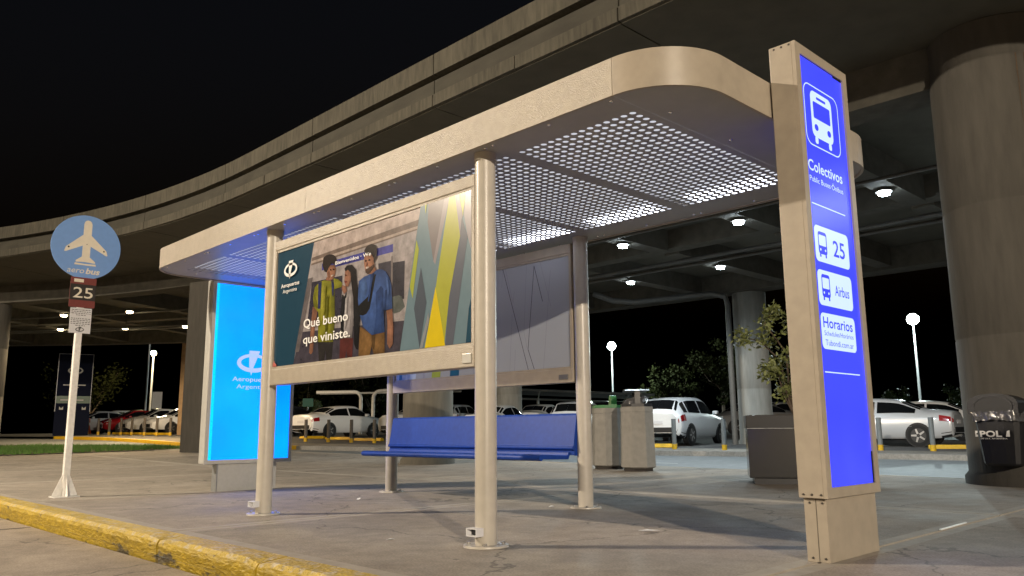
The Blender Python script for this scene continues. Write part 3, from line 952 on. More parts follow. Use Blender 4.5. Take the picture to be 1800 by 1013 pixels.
# the printed poster on the front panel: flat colour shapes and lettering
PW_, PH_, PY, PZ, PX = 2.80, 1.08, 6.934, 1.34, 3.638
ART = [
 ((0.30, 0.27, 0.27), [(0, 0), (1, 0), (1, 1), (0, 1)]),
 ((0.012, 0.046, 0.080), [(0, 1), (0.234, 1), (0.131, 0), (0, 0)]),
 ((0.36, 0.30, 0.28), [(0.234, 1), (0.80, 1), (0.779, 0.915), (0.224, 0.869)]),
 ((0.14, 0.105, 0.09), [(0.224, 0.869), (0.779, 0.915), (0.771, 0.841), (0.22, 0.804)]),
 ((0.27, 0.245, 0.25), [(0.22, 0.804), (0.771, 0.841), (0.708, 0), (0.131, 0)]),
 ((0.33, 0.27, 0.24), [(0.222, 0.84), (0.775, 0.87), (0.773, 0.852), (0.221, 0.82)]),
 ((0.048, 0.05, 0.24), [(0.286, 0.794), (0.663, 0.79), (0.663, 0.731), (0.287, 0.737)]),
 ((0.028, 0.026, 0.04), [(0.23, 0.661), (0.407, 0.652), (0.404, 0.298), (0.209, 0.317)]),
 ((0.04, 0.036, 0.05), [(0.593, 0.672), (0.655, 0.669), (0.658, 0.402), (0.666, 0.088), (0.62, 0.084)]),
 ((0.028, 0.026, 0.035), [(0.664, 0.651), (0.719, 0.643), (0.718, 0.369), (0.663, 0.372)]),
 ((0.15, 0.13, 0.13), [(0.655, 0.70), (0.664, 0.70), (0.664, 0.37), (0.657, 0.38)]),
 ((0.08, 0.09, 0.085), [(0.663, 0.4), (0.695, 0.402), (0.709, 0.386), (0.723, 0.311), (0.70, 0.28), (0.673, 0.276), (0.664, 0.3)]),
 ((0.045, 0.04, 0.055), [(0.167, 0.262), (0.728, 0.213), (0.708, 0), (0.131, 0)]),
 ((0.11, 0.095, 0.10), [(0.205, 0.70), (0.235, 0.70), (0.165, 0.10), (0.14, 0.10)]),
 # left figure: yellow shirt
 ((0.022, 0.02, 0.02), [(0.278, 0.165), (0.368, 0.169), (0.361, 0), (0.331, 0), (0.325, 0.08), (0.318, 0), (0.288, 0)]),
 ((0.20, 0.095, 0.06), [(0.241, 0.454), (0.271, 0.429), (0.258, 0.273), (0.251, 0.084), (0.239, 0.065), (0.229, 0.08), (0.233, 0.311)]),
 ((0.20, 0.20, 0.018), [(0.249, 0.613), (0.275, 0.642), (0.301, 0.652), (0.347, 0.627), (0.365, 0.558), (0.373, 0.306), (0.366, 0.139), (0.278, 0.157), (0.276, 0.396), (0.247, 0.452), (0.241, 0.53)]),
 ((0.12, 0.125, 0.012), [(0.345, 0.60), (0.365, 0.558), (0.373, 0.306), (0.366, 0.139), (0.345, 0.143), (0.352, 0.35)]),
 ((0.13, 0.13, 0.012), [(0.249, 0.56), (0.262, 0.50), (0.274, 0.43), (0.247, 0.452)]),
 ((0.19, 0.19, 0.018), [(0.358, 0.647), (0.385, 0.63), (0.409, 0.59), (0.404, 0.56), (0.365, 0.558)]),
 ((0.02, 0.025, 0.09), [(0.270, 0.64), (0.290, 0.645), (0.287, 0.424), (0.272, 0.428)]),
 ((0.02, 0.025, 0.09), [(0.347, 0.627), (0.362, 0.598), (0.361, 0.496), (0.353, 0.515)]),
 ((0.19, 0.085, 0.05), [(0.318, 0.67), (0.345, 0.67), (0.345, 0.63), (0.325, 0.64), (0.312, 0.65)]),
 ((0.25, 0.12, 0.075), [(0.330, 0.76), (0.362, 0.755), (0.371, 0.72), (0.366, 0.667), (0.352, 0.638), (0.335, 0.645), (0.322, 0.675), (0.317, 0.728)]),
 ((0.15, 0.07, 0.045), [(0.322, 0.70), (0.333, 0.72), (0.338, 0.66), (0.33, 0.65)]),
 ((0.018, 0.012, 0.010), [(0.296, 0.839), (0.312, 0.852), (0.331, 0.853), (0.355, 0.838), (0.371, 0.808), (0.375, 0.765), (0.362, 0.757), (0.345, 0.775), (0.330, 0.745), (0.318, 0.71), (0.305, 0.722), (0.292, 0.776)]),
 # middle figure: dark jacket
 ((0.075, 0.02, 0.018), [(0.406, 0.16), (0.475, 0.145), (0.473, 0), (0.446, 0), (0.442, 0.07), (0.436, 0), (0.404, 0)]),
 ((0.27, 0.25, 0.26), [(0.437, 0.518), (0.469, 0.523), (0.477, 0.339), (0.47, 0.146), (0.417, 0.158), (0.418, 0.386)]),
 ((0.18, 0.165, 0.175), [(0.458, 0.52), (0.469, 0.523), (0.477, 0.339), (0.47, 0.146), (0.455, 0.149), (0.462, 0.34)]),
 ((0.010, 0.010, 0.012), [(0.437, 0.53), (0.425, 0.48), (0.41, 0.50), (0.404, 0.36), (0.41, 0.15), (0.425, 0.16), (0.428, 0.38)]),
 ((0.010, 0.010, 0.012), [(0.468, 0.548), (0.487, 0.535), (0.5, 0.482), (0.513, 0.358), (0.507, 0.2), (0.503, 0.051), (0.492, 0.06), (0.481, 0.099), (0.474, 0.37)]),
 ((0.24, 0.115, 0.075), [(0.423, 0.69), (0.45, 0.685), (0.456, 0.62), (0.454, 0.589), (0.442, 0.548), (0.428, 0.56), (0.42, 0.60)]),
 ((0.24, 0.115, 0.075), [(0.409, 0.574), (0.431, 0.559), (0.437, 0.518), (0.421, 0.5), (0.407, 0.543)]),
 ((0.012, 0.009, 0.009), [(0.419, 0.70), (0.432, 0.722), (0.46, 0.716), (0.482, 0.671), (0.488, 0.577), (0.500, 0.50), (0.506, 0.435), (0.502, 0.361), (0.481, 0.398), (0.468, 0.48), (0.458, 0.58), (0.452, 0.66), (0.438, 0.685), (0.426, 0.676)]),
 # right figure: blue shirt, shoulder bag
 ((0.155, 0.085, 0.03), [(0.51, 0.226), (0.571, 0.145), (0.633, 0.152), (0.635, 0), (0.583, 0), (0.572, 0.066), (0.563, 0), (0.506, 0)]),
 ((0.09, 0.05, 0.018), [(0.571, 0.145), (0.59, 0.148), (0.585, 0.03), (0.572, 0.066)]),
 ((0.23, 0.11, 0.07), [(0.64, 0.307), (0.668, 0.313), (0.674, 0.18), (0.673, 0.059), (0.658, 0.027), (0.646, 0.065), (0.646, 0.206)]),
 ((0.038, 0.08, 0.235), [(0.499, 0.573), (0.525, 0.597), (0.554, 0.605), (0.593, 0.628), (0.615, 0.62), (0.632, 0.598), (0.650, 0.545), (0.662, 0.486), (0.668, 0.313), (0.626, 0.311), (0.633, 0.152), (0.571, 0.145), (0.525, 0.222), (0.505, 0.33), (0.496, 0.438)]),
 ((0.022, 0.05, 0.16), [(0.586, 0.454), (0.612, 0.50), (0.624, 0.47), (0.626, 0.311), (0.630, 0.153), (0.581, 0.146), (0.592, 0.30)]),
 ((0.055, 0.11, 0.28), [(0.505, 0.56), (0.535, 0.585), (0.545, 0.50), (0.53, 0.42), (0.51, 0.43)]),
 ((0.018, 0.04, 0.13), [(0.626, 0.311), (0.636, 0.315), (0.642, 0.46), (0.632, 0.46)]),
 ((0.008, 0.008, 0.009), [(0.497, 0.378), (0.522, 0.41), (0.547, 0.437), (0.579, 0.60), (0.586, 0.59), (0.567, 0.416), (0.558, 0.345), (0.542, 0.31), (0.524, 0.303), (0.505, 0.312), (0.498, 0.333)]),
 ((0.22, 0.105, 0.065), [(0.556, 0.64), (0.578, 0.66), (0.588, 0.625), (0.565, 0.602), (0.553, 0.607)]),
 ((0.28, 0.135, 0.085), [(0.526, 0.765), (0.562, 0.758), (0.573, 0.72), (0.578, 0.658), (0.562, 0.62), (0.545, 0.612), (0.532, 0.64), (0.524, 0.70)]),
 ((0.06, 0.035, 0.025), [(0.532, 0.65), (0.548, 0.655), (0.576, 0.675), (0.576, 0.65), (0.56, 0.617), (0.545, 0.609), (0.533, 0.628)]),
 ((0.022, 0.015, 0.012), [(0.524, 0.80), (0.535, 0.828), (0.561, 0.835), (0.582, 0.818), (0.59, 0.775), (0.588, 0.72), (0.574, 0.69), (0.572, 0.735), (0.562, 0.765), (0.545, 0.762), (0.528, 0.768)]),
 # small facial and cloth detail
 ((0.02, 0.012, 0.01), [(0.340, 0.722), (0.347, 0.724), (0.347, 0.716), (0.340, 0.714)]),
 ((0.02, 0.012, 0.01), [(0.357, 0.720), (0.363, 0.720), (0.363, 0.713), (0.357, 0.713)]),
 ((0.45, 0.36, 0.32), [(0.345, 0.672), (0.362, 0.676), (0.358, 0.664), (0.348, 0.662)]),
 ((0.02, 0.012, 0.01), [(0.427, 0.645), (0.434, 0.647), (0.434, 0.640), (0.427, 0.638)]),
 ((0.20, 0.05, 0.045), [(0.424, 0.592), (0.437, 0.596), (0.434, 0.583), (0.427, 0.582)]),
 ((0.02, 0.012, 0.01), [(0.531, 0.716), (0.539, 0.718), (0.539, 0.710), (0.531, 0.709)]),
 ((0.02, 0.012, 0.01), [(0.548, 0.718), (0.557, 0.717), (0.557, 0.709), (0.548, 0.710)]),
 ((0.50, 0.42, 0.38), [(0.534, 0.664), (0.552, 0.668), (0.548, 0.655), (0.537, 0.653)]),
 ((0.17, 0.075, 0.05), [(0.538, 0.70), (0.545, 0.70), (0.546, 0.677), (0.536, 0.677)]),
 ((0.020, 0.045, 0.15), [(0.560, 0.60), (0.575, 0.61), (0.566, 0.50), (0.556, 0.40), (0.550, 0.40)]),
 ((0.05, 0.10, 0.27), [(0.636, 0.56), (0.648, 0.54), (0.655, 0.42), (0.646, 0.42)]),
 ((0.26, 0.25, 0.03), [(0.295, 0.60), (0.32, 0.60), (0.318, 0.40), (0.30, 0.30), (0.292, 0.40)]),
 ((0.115, 0.115, 0.012), [(0.325, 0.50), (0.335, 0.52), (0.332, 0.25), (0.322, 0.20)]),
 ((0.36, 0.34, 0.35), [(0.432, 0.46), (0.444, 0.48), (0.440, 0.25), (0.428, 0.22)]),
 # coloured bands on the right
 ((0.12, 0.185, 0.225), [(0.792, 1), (1, 1), (1, 0), (0.708, 0)]),
 ((0.155, 0.135, 0.14), [(0.826, 1), (0.897, 1), (0.849, 0.584), (0.823, 0.872)]),
 ((0.235, 0.21, 0.225), [(0.893, 1), (0.914, 1), (0.857, 0.56), (0.849, 0.584)]),
 ((0.32, 0.33, 0.035), [(0.913, 1), (0.937, 1), (0.957, 0.712), (0.915, 0.32), (0.896, 0), (0.816, 0), (0.859, 0.391), (0.893, 0.782)]),
 ((0.56, 0.43, 0.008), [(0.859, 0.405), (0.9, 0), (0.816, 0)]),
 ((0.085, 0.095, 0.125), [(0.957, 0.712), (0.964, 0.828), (0.986, 0.698), (0.931, 0.0), (0.9, 0.0), (0.915, 0.32)]),
 ((0.32, 0.35, 0.04), [(0.952, 1), (0.979, 1), (0.968, 0.839)]),
 ((0.29, 0.33, 0.04), [(0.776, 0.768), (0.787, 0.693), (0.762, 0.355), (0.749, 0.442)]),
 ((0.06, 0.075, 0.10), [(0.797, 0.563), (0.822, 0.309), (0.795, 0), (0.769, 0.284)]),
 ((0.22, 0.195, 0.215), [(0.937, 1), (0.952, 1), (0.968, 0.839), (0.964, 0.828), (0.957, 0.712)]),
 ((0.34, 0.38, 0.04), [(0.811, 1), (0.820, 1), (0.815, 0.932)]),
 ((0.245, 0.225, 0.245), [(0.979, 1), (1, 1), (1, 0.601), (0.986, 0.698), (0.972, 0.851)]),
 ((0.012, 0.05, 0.085), [(0.991, 0.219), (1, 0.28), (1, 0), (0.98, 0)]),
 ((0.21, 0.23, 0.255), [(0.831, 0.239), (0.835, 0.184), (0.807, 0), (0.795, 0)]),
 ((0.42, 0.13, 0.11), [(0.004, 0.0), (0.03, 0.0), (0.028, 0.02), (0.018, 0.03), (0.012, 0.055), (0.008, 0.03), (0.004, 0.04)]),
]
FIG = next(i for i, a in enumerate(ART) if a[1][0] == (0.278, 0.165))
NPIC = next(i for i, a in enumerate(ART) if a[1][:2] == [(0.792, 1), (1, 1)])
def art_mesh(art, name, parent, to3, step=0.0002, tone=lambda i: 1.0):
    vs_, fs_, cols = [], [], []
    for i, (c_, poly) in enumerate(art):
        o = len(vs_); n = len(poly)
        al = tone(i)
        vs_ += [to3(u, v, i * step) for u, v in poly]
        cu = sum(p[0] for p in poly) / n; cv = sum(p[1] for p in poly) / n
        ar = [(poly[k][0] - cu) * (poly[(k + 1) % n][1] - cv) - (poly[(k + 1) % n][0] - cu) * (poly[k][1] - cv) for k in range(n)]
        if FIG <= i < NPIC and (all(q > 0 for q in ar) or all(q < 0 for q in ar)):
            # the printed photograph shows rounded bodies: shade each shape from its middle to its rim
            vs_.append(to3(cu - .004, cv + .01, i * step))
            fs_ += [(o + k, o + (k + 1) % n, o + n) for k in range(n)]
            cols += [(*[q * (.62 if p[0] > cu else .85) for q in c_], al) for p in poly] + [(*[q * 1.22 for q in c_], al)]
        else:
            fs_.append(tuple(range(o, o + n))); cols += [(*c_, al)] * n
    me = bpy.data.meshes.new(name)
    me.from_pydata(vs_, [], fs_)
    at_ = me.attributes.new('print', 'FLOAT_COLOR', 'POINT')
    for i, c_ in enumerate(cols):
        at_.data[i].color = c_
    if 'print' not in MATS:
        m_ = bpy.data.materials.new('print'); m_.use_nodes = True
        nt = m_.node_tree; pb = nt.nodes['Principled BSDF']
        a_ = nt.nodes.new('ShaderNodeAttribute'); a_.attribute_name = 'print'
        nz = nt.nodes.new('ShaderNodeTexNoise'); nz.inputs['Scale'].default_value = 11; nz.inputs['Detail'].default_value = 9; nz.inputs['Roughness'].default_value = .65
        ge = nt.nodes.new('ShaderNodeNewGeometry'); nt.links.new(ge.outputs['Position'], nz.inputs['Vector'])
        mr = nt.nodes.new('ShaderNodeMapRange'); mr.inputs['To Min'].default_value = -0.38; mr.inputs['To Max'].default_value = 0.34
        mr.inputs['From Min'].default_value = 0.3; mr.inputs['From Max'].default_value = 0.7
        nt.links.new(nz.outputs[0], mr.inputs[0])
        vm = nt.nodes.new('ShaderNodeVectorMath'); vm.operation = 'SCALE'
        mm_ = nt.nodes.new('ShaderNodeMath'); mm_.operation = 'MULTIPLY_ADD'; mm_.inputs[2].default_value = 1.0
        nt.links.new(mr.outputs[0], mm_.inputs[0]); nt.links.new(a_.outputs['Alpha'], mm_.inputs[1])
        nt.links.new(a_.outputs[0], vm.inputs[0]); nt.links.new(mm_.outputs[0], vm.inputs['Scale'])
        nt.links.new(vm.outputs[0], pb.inputs['Base Color'])
        pb.inputs['Roughness'].default_value = 0.22
        MATS['print'] = m_
    me.materials.append(MATS['print'])
    return link(name, me, parent)
P3 = lambda u, v, d: (PX - 0.0005 - d, PY - u * PW_, PZ + v * PH_)
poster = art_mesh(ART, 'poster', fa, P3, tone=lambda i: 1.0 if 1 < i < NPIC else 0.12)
def logo(mb, put, cx, cz, w, mi=0):
    """flying-ring emblem: a flat ellipse ring crossed by a leaning blade"""
    n = 36
    o_ = ell(cx, cz, w / 2, w * 0.27, n); i_ = ell(cx + w * .01, cz + w * 0.015, w * 0.385, w * 0.165, n)
    vs_, fs_ = ring2(o_, i_); put(mb, vs_, fs_, mi)
    bl = [(cx - 0.14 * w, cz + 0.36 * w), (cx + 0.20 * w, cz + 0.36 * w), (cx + 0.02 * w, cz - 0.10 * w), (cx - 0.05 * w, cz - 0.36 * w), (cx - 0.12 * w, cz - 0.10 * w)]
    put(mb, bl, [tuple(range(5))], mi)
PT = lambda d: (lambda mb, vs_, fs_, mi=0: mb.add([(PX - d, PY - a, PZ + b) for a, b in vs_], fs_, mi))
tm = MB(); tm.keep = True
pt = PT(0.0155)
def tput(s, u, v, w, h, put, tgt, **kw):
    """one line of lettering as an object of its own: tgt is (material, parent)"""
    vs_, fs_ = fit_text(s, w, h, **kw)
    mb = MB(); mb.keep = True
    put(mb, [(a + u, b + v) for a, b in vs_], fs_)
    return mb.build('lettering', tgt[0], tgt[1])
tput('Qué bueno', 0.195 * PW_, 0.288 * PH_, 0.255 * PW_, 0.073 * PH_, pt, ('print_white', fa), bold=0.012)
tput('que viniste.', 0.196 * PW_, 0.158 * PH_, 0.268 * PW_, 0.073 * PH_, pt, ('print_white', fa), bold=0.012)
tput('Bienvenidos · We', 0.372 * PW_, 0.748 * PH_, 0.19 * PW_, 0.028 * PH_, pt, ('print_white', fa), bold=0.01)
tput('Aeropuertos', 0.040 * PW_, 0.672 * PH_, 0.118 * PW_, 0.034 * PH_, pt, ('print_white', fa), bold=0.014)
tput('Argentina', 0.052 * PW_, 0.622 * PH_, 0.092 * PW_, 0.032 * PH_, pt, ('print_white', fa))
logo(tm, lambda mb, a, b, mi: pt(mb, a, b), 0.098 * PW_, 0.815 * PH_, 0.24)
tm.build('emblem', 'print_white', fa)

# back panel print: pale sheet with thin zig-zag lines and a few colour bars at its left end
BY0, BY1, BZ0, BZ1, BX = 5.372, 8.328, 1.367, 2.498, 6.038
m = MB(); m.box(BX, BX + .001, BY0, BY1, BZ0, BZ1); bp_ = m.build('back_poster', 'panel_white', ba)
def seg(mb, u0, v0, u1, v1, w=0.007, d=0.0006):
    a = Vector((BY0 + u0 * (BY1 - BY0), BZ0 + v0 * (BZ1 - BZ0))); b = Vector((BY0 + u1 * (BY1 - BY0), BZ0 + v1 * (BZ1 - BZ0)))
    nn = (b - a).normalized(); q = Vector((-nn.y, nn.x)) * w / 2
    mb.add([(BX - d, p.x, p.y) for p in (a - q, b - q, b + q, a + q)], [(0, 1, 2, 3)])
m = MB(); m.keep = True
for s_ in ((0.333, 1.0, 0.205, 0.0), (0.17, 0.97, 0.205, 0.19), (0.205, 0.19, 0.175, 0.0), (0.17, 0.97, 0.13, 0.62)):
    seg(m, *s_)
m.build('dark_line', 'line_dark', ba)
m = MB(); m.keep = True
for s_ in ((0.208, 1.0, 0.225, 0.36), (0.225, 0.36, 0.21, 0.20), (0.32, 1.0, 0.28, 0.65), (0.28, 0.65, 0.272, 0.76), (0.14, 1.0, 0.09, 0.56), (0.09, 0.90, 0.13, 0.0), (0.285, 0.54, 0.30, 0.0),
           (0.37, 0.60, 0.39, 0.18), (0.39, 0.18, 0.38, 0.0), (0.27, 0.20, 0.275, 0.0), (0.34, 0.82, 0.335, 1.0), (0.44, 1.0, 0.42, 0.7), (0.47, 0.5, 0.5, 0.0), (0.55, 1, 0.58, .3), (0.62, .8, .60, 0), (0.41, .9, .44, .2)):
    seg(m, *s_, w=0.0055, d=0.0005)
m.build('pale_line', 'line_mid', ba)
for u0, u1, sk, mm in ((0.955, 0.975, 0.02, 'teal_print'), (0.86, 0.93, 0.03, 'pale_print'), (0.70, 0.755, 0.03, 'lime_print'), (0.585, 0.64, 0.02, 'teal_print'), (0.80, 0.81, 0.0, 'line_mid')):
    m = MB(); m.keep = True
    m.add([(BX - .0007, BY0 + u * (BY1 - BY0), BZ0 + v * (BZ1 - BZ0)) for u, v in ((u0, 0), (u1, 0), (u1 - sk, 0.5), (u0 - sk, 0.5))], [(0, 1, 2, 3)])
    m.build('colour_bar', mm, ba)

# bench hung between the back posts
bn = MB()
seatp = [(5.545, 0.485), (5.550, 0.500), (5.563, 0.512), (5.585, 0.517), (5.93, 0.492), (5.945, 0.500), (5.955, 0.528), (5.975, 0.530), (5.975, 0.500), (5.955, 0.462), (5.60, 0.470), (5.575, 0.455), (5.553, 0.465)]
bn.prism(seatp, 'y', 5.36, 8.32)
bench = bn.build('bench', 'bench_blue', sh, bevel=0.004)
m = MB()
backp = [(5.958, 0.552), (5.950, 0.566), (5.952, 0.580), (5.966, 0.590), (6.018, 0.885), (6.030, 0.902), (6.052, 0.905), (6.072, 0.892), (6.078, 0.86), (6.06, 0.60), (6.04, 0.500), (5.977, 0.500), (5.977, 0.552)]
m.prism(backp, 'y', 5.30, 8.34); m.build('bench_back', 'bench_blue', bench, bevel=0.004)

# ------------------------------------------------------------------ lit totem at the near end of the roof
tt = thing('totem_sign', 'tall cream totem with glowing blue bus stop face', 'sign', None, (4.86, 2.2, 0))
tt.location = (0, 0, 0)
TX0, TX1, TY0, TY1 = 4.505, 5.235, 2.112, 2.285
m = MB()
# box body open at the front (frame lip and recess)
m.box(TX0, TX1, TY0 + 0.024, TY1, 0.352, 3.112)
body = m.build('totem_body', 'cream', tt, bevel=0.004)
for a in ((TX0, TX0 + 0.062, 0.352, 3.112), (TX1 - 0.062, TX1, 0.352, 3.112), (TX0 + 0.062, TX1 - 0.062, 0.352, 0.41), (TX0 + 0.062, TX1 - 0.062, 3.045, 3.112)):
    m = MB(); m.box(a[0], a[1], TY0, TY0 + 0.0235, a[2], a[3]); m.build('face_frame', 'cream', body)
m = MB(); m.box(TX0 + 0.063, TX1 - 0.063, TY0 + 0.012, TY0 + 0.0235, 0.411, 3.044); face = m.build('lit_face', 'lit_blue', tt)
m = MB(); m.box(TX0 + 0.063, TX1 - 0.063, TY1 + .001, TY1 + 0.006, 0.411, 2.655); m.build('rear_lit_face', 'lit_blue_dim', tt)
m = MB(); m.box(TX1 - 0.074, TX1 - 0.0632, TY0 + 0.006, TY0 + 0.0115, 0.411, 0.60); m.build('face_gap', 'trim_black', body)
m = MB(); m.box(TX1 - 0.19, TX1 - 0.07, TY0 + 0.008, TY0 + 0.0115, 3.034, 3.0445); m.build('face_gap', 'trim_black', body)
m = MB(); m.box(4.532, 5.208, 2.137, 2.27, 0.0, 0.350); base = m.build('totem_base', 'cream', tt, bevel=0.003)
m = MB(); m.box(4.5305, 4.5318, 2.196, 2.199, 0.0, 0.349); m.build('seam', 'cream_seam', base)
sc_ = MB(); sc_.cyl((0, 0, 0), (-0.004, 0, 0), 0.007, 0.006, 8); s1 = sc_.build('screw', 'screw_dark', base)
first_ = True
for y, z in ((2.16, .325), (2.235, .325), (2.16, .022), (2.235, .022)):
    o = s1 if first_ else s1.copy()
    if not first_: C.objects.link(o); o.parent = base
    first_ = False
    o.location = (4.5318, y, z)
s2 = s1.copy(); C.objects.link(s2); s2.parent = body; s2.location = (TX0 - .0002, 2.15, .372)
for y, z in ((2.205, .372), (2.255, .372), (2.15, 3.095), (2.20, 3.095), (2.25, 3.095)):
    o = s1.copy(); C.objects.link(o); o.parent = body; o.location = (TX0 - .0002, y, z)
FY = TY0 + 0.0112
g = MB(); g.keep = True
py_ = lambda mb, vs_, fs_, mi=0: mb.add([(a, FY, b) for a, b in vs_], fs_, mi)
GX = 4.60
# outlined square with a bus
o_ = rrect(4.602, 5.085, 2.475, 2.885, 0.07); i_ = rrect(4.610, 5.077, 2.483, 2.877, 0.062)
py_(g, *ring2(o_, i_))
def bus(put, x0, x1, z0, z1, dy):
    """front view of a bus: body plus two wheels (put draws the pale shape; holes are drawn by the caller)"""
    w = x1 - x0; h = z1 - z0
    pts = rrect(x0, x1, z0 + 0.12 * h, z1, 0.16 * w)
    put(pts)
    for cx in (x0 + 0.18 * w, x1 - 0.18 * w):
        put(rrect(cx - 0.07 * w, cx + 0.07 * w, z0, z0 + 0.13 * h, 0.05 * w))
bus(lambda p: py_(g, p, [tuple(range(len(p)))]), 4.690, 4.985, 2.50, 2.850, 0)
for x0, x1, z0 in ((4.605, 5.070, 2.090), (4.612, 5.095, 1.065)):
    q = MB(); q.keep = True; py_(q, [(x0, z0), (x1, z0), (x1, z0 + .007), (x0, z0 + .007)], [(0, 1, 2, 3)]); q.build('divider_line', 'lit_white', face)
for za, zb in ((1.735, 1.96), (1.468, 1.685), (1.205, 1.422)):
    q = MB(); q.keep = True; p = rrect(4.607, 5.078, za, zb, 0.035); py_(q, p, [tuple(range(len(p)))]); q.build('info_field', 'lit_white', face)
g.build('pictogram', 'lit_white', face)
tput('Colectivos', 4.595, 2.305, 0.475, 0.072, lambda mb, a, b: py_(mb, a, b), ('lit_white', face), bold=0.012)
tput('Public Buses·Ônibus', 4.603, 2.235, 0.465, 0.036, lambda mb, a, b: py_(mb, a, b), ('lit_white', face))
g = MB(); g.keep = True
FY2 = FY - 0.0008
pb_ = lambda mb, vs_, fs_, mi=0: mb.add([(a, FY2, b) for a, b in vs_], fs_, mi)
def holes(x0, x1, z0, z1):
    w = x1 - x0; h = z1 - z0
    for p in (rrect(x0 + .10 * w, x1 - .10 * w, z0 + .48 * h, z0 + .80 * h, .04 * w), rrect(x0 + .28 * w, x1 - .28 * w, z0 + .865 * h, z0 + .915 * h, .02 * w),
              ell(x0 + .2 * w, z0 + .31 * h, .09 * w, .075 * w), ell(x1 - .2 * w, z0 + .31 * h, .09 * w, .075 * w)):
        pb_(g, p, [tuple(range(len(p)))])
holes(4.690, 4.985, 2.50, 2.850)
g.build('pictogram_detail', 'lit_blue', face)
for x0, x1, z0, z1 in ((4.650, 4.765, 1.765, 1.925), (4.655, 4.765, 1.50, 1.66)):
    w = x1 - x0; h = z1 - z0
    g = MB(); g.keep = True
    vs_, fs_ = ring2(rrect(x0, x1, z0 + .12 * h, z1, .18 * w), rrect(x0 + .09 * w, x1 - .09 * w, z0 + .45 * h, z1 - .13 * h, .08 * w)); pb_(g, vs_, fs_)
    for cx in (x0 + .18 * w, x1 - .18 * w):
        p = rrect(cx - .08 * w, cx + .08 * w, z0, z0 + .13 * h, .04 * w); pb_(g, p, [tuple(range(len(p)))])
    g.build('pictogram', 'lit_blue', face)
tput('25', 4.85, 1.795, 0.165, 0.105, lambda mb, a, b: pb_(mb, a, b), ('lit_blue', face), bold=0.012)
tput('Airbus', 4.83, 1.545, 0.20, 0.066, lambda mb, a, b: pb_(mb, a, b), ('lit_blue', face), bold=0.008)
tput('Horarios', 4.635, 1.335, 0.405, 0.066, lambda mb, a, b: pb_(mb, a, b), ('lit_blue', face), bold=0.012)
tput('Schedules/Horários', 4.642, 1.287, 0.40, 0.030, lambda mb, a, b: pb_(mb, a, b), ('lit_blue', face))
tput('Tubondi.com.ar', 4.65, 1.228, 0.385, 0.036, lambda mb, a, b: pb_(mb, a, b), ('lit_blue', face))
g = MB(); g.keep = True
for x0, x1, z0, z1 in ((4.650, 4.765, 1.765, 1.925), (4.655, 4.765, 1.50, 1.66)):
    w = x1 - x0; h = z1 - z0
    for q in (.22, .78):
        p = ell(x0 + q * w, z0 + .29 * h, .08 * w, .07 * w, 12); g.add([(a, FY2 - .0006, b) for a, b in p], [tuple(range(len(p)))])
g.build('headlight_print', 'lit_white', face)

# ------------------------------------------------------------------ azure light box behind the far end
mu = thing('light_box', 'tall glowing azure advertising light box on grey foot', 'light box', None, (5.05, 10.25, 0))
mu.location = (0, 0, 0)
m = MB(); m.box(4.445, 5.66, 10.205, 10.36, 0.348, 2.73); mb_ = m.build('box_body', 'alu', mu, bevel=0.02)
for a in ((4.445, 4.492, .348, 2.73), (5.612, 5.66, .348, 2.73), (4.492, 5.612, .348, .398), (4.492, 5.612, 2.685, 2.73)):
    m = MB(); m.box(a[0], a[1], 10.178, 10.2045, a[2], a[3]); m.build('face_frame', 'alu', mb_)
m = MB(); m.box(4.493, 5.611, 10.19, 10.2045, .399, 2.684); lf = m.build('lit_face', 'lit_azure', mu)
m = MB(); m.box(4.65, 5.46, 10.215, 10.34, 0.0, 0.345); m.build('foot', 'alu', mu)
m = MB(); m.box(4.63, 4.648, 10.21, 10.345, 0.0, 0.345); m.build('foot_edge', 'galv', mu)
m = MB(); m.box(4.4935, 4.535, 10.186, 10.1895, .40, 2.683); m.build('edge_light', 'lit_cyan', mu)  # glowing strip added to imitate the brighter left edge of the face
g = MB(); g.keep = True
pm2 = lambda mb, vs_, fs_, mi=0: mb.add([(a, 10.1885, b) for a, b in vs_], fs_, mi)
logo(g, pm2, 5.05, 1.655, 0.46)
tput('Aeropuertos', 4.768, 1.412, 0.60, 0.058, lambda mb, a, b: pm2(mb, a, b), ('lit_lilac', lf), bold=0.012)
tput('Argentina', 4.828, 1.315, 0.47, 0.056, lambda mb, a, b: pm2(mb, a, b), ('lit_lilac', lf))
g.build('emblem', 'lit_lilac', lf)

# ------------------------------------------------------------------ round bus stop sign at the kerb
bs = thing('bus_stop_sign', 'round blue bus stop sign with white aeroplane on white post', 'sign', None, (3.06, 10.86, 0))
m = MB(); m.box(-0.036, 0.036, -0.036, 0.036, 0.0, 3.30); m.build('pole', 'white_metal', bs, bevel=0.006)
m = MB(); m.box(-0.14, 0.14, -0.11, 0.11, 0.0, 0.012); m.build('base_plate', 'white_metal', bs)
for a in range(4):
    q = a * PI / 2
    m = MB(); R_ = Matrix.Rotation(q, 3, 'Z')
    vs_ = [R_ @ Vector(p) for p in ((.0365, -.005, .0125), (.135, -.005, .0125), (.135, -.005, .03), (.0365, -.005, .27), (.0365, .005, .0125), (.135, .005, .0125), (.135, .005, .03), (.0365, .005, .27))]
    m.add(vs_, [(0, 1, 2, 3), (4, 7, 6, 5), (0, 4, 5, 1), (1, 5, 6, 2), (2, 6, 7, 3), (3, 7, 4, 0)]); m.build('gusset', 'white_metal', bs)
SY = -0.045
m = MB(); m.cyl((0.0, SY, 3.052), (0.0, SY + .008, 3.052), 0.405, n=64); disc = m.build('disc', 'sign_blue', bs)
g = MB(); g.keep = True
ps = lambda mb, vs_, fs_, mi=0: mb.add([(a, SY - .0012, b) for a, b in vs_], fs_, mi)
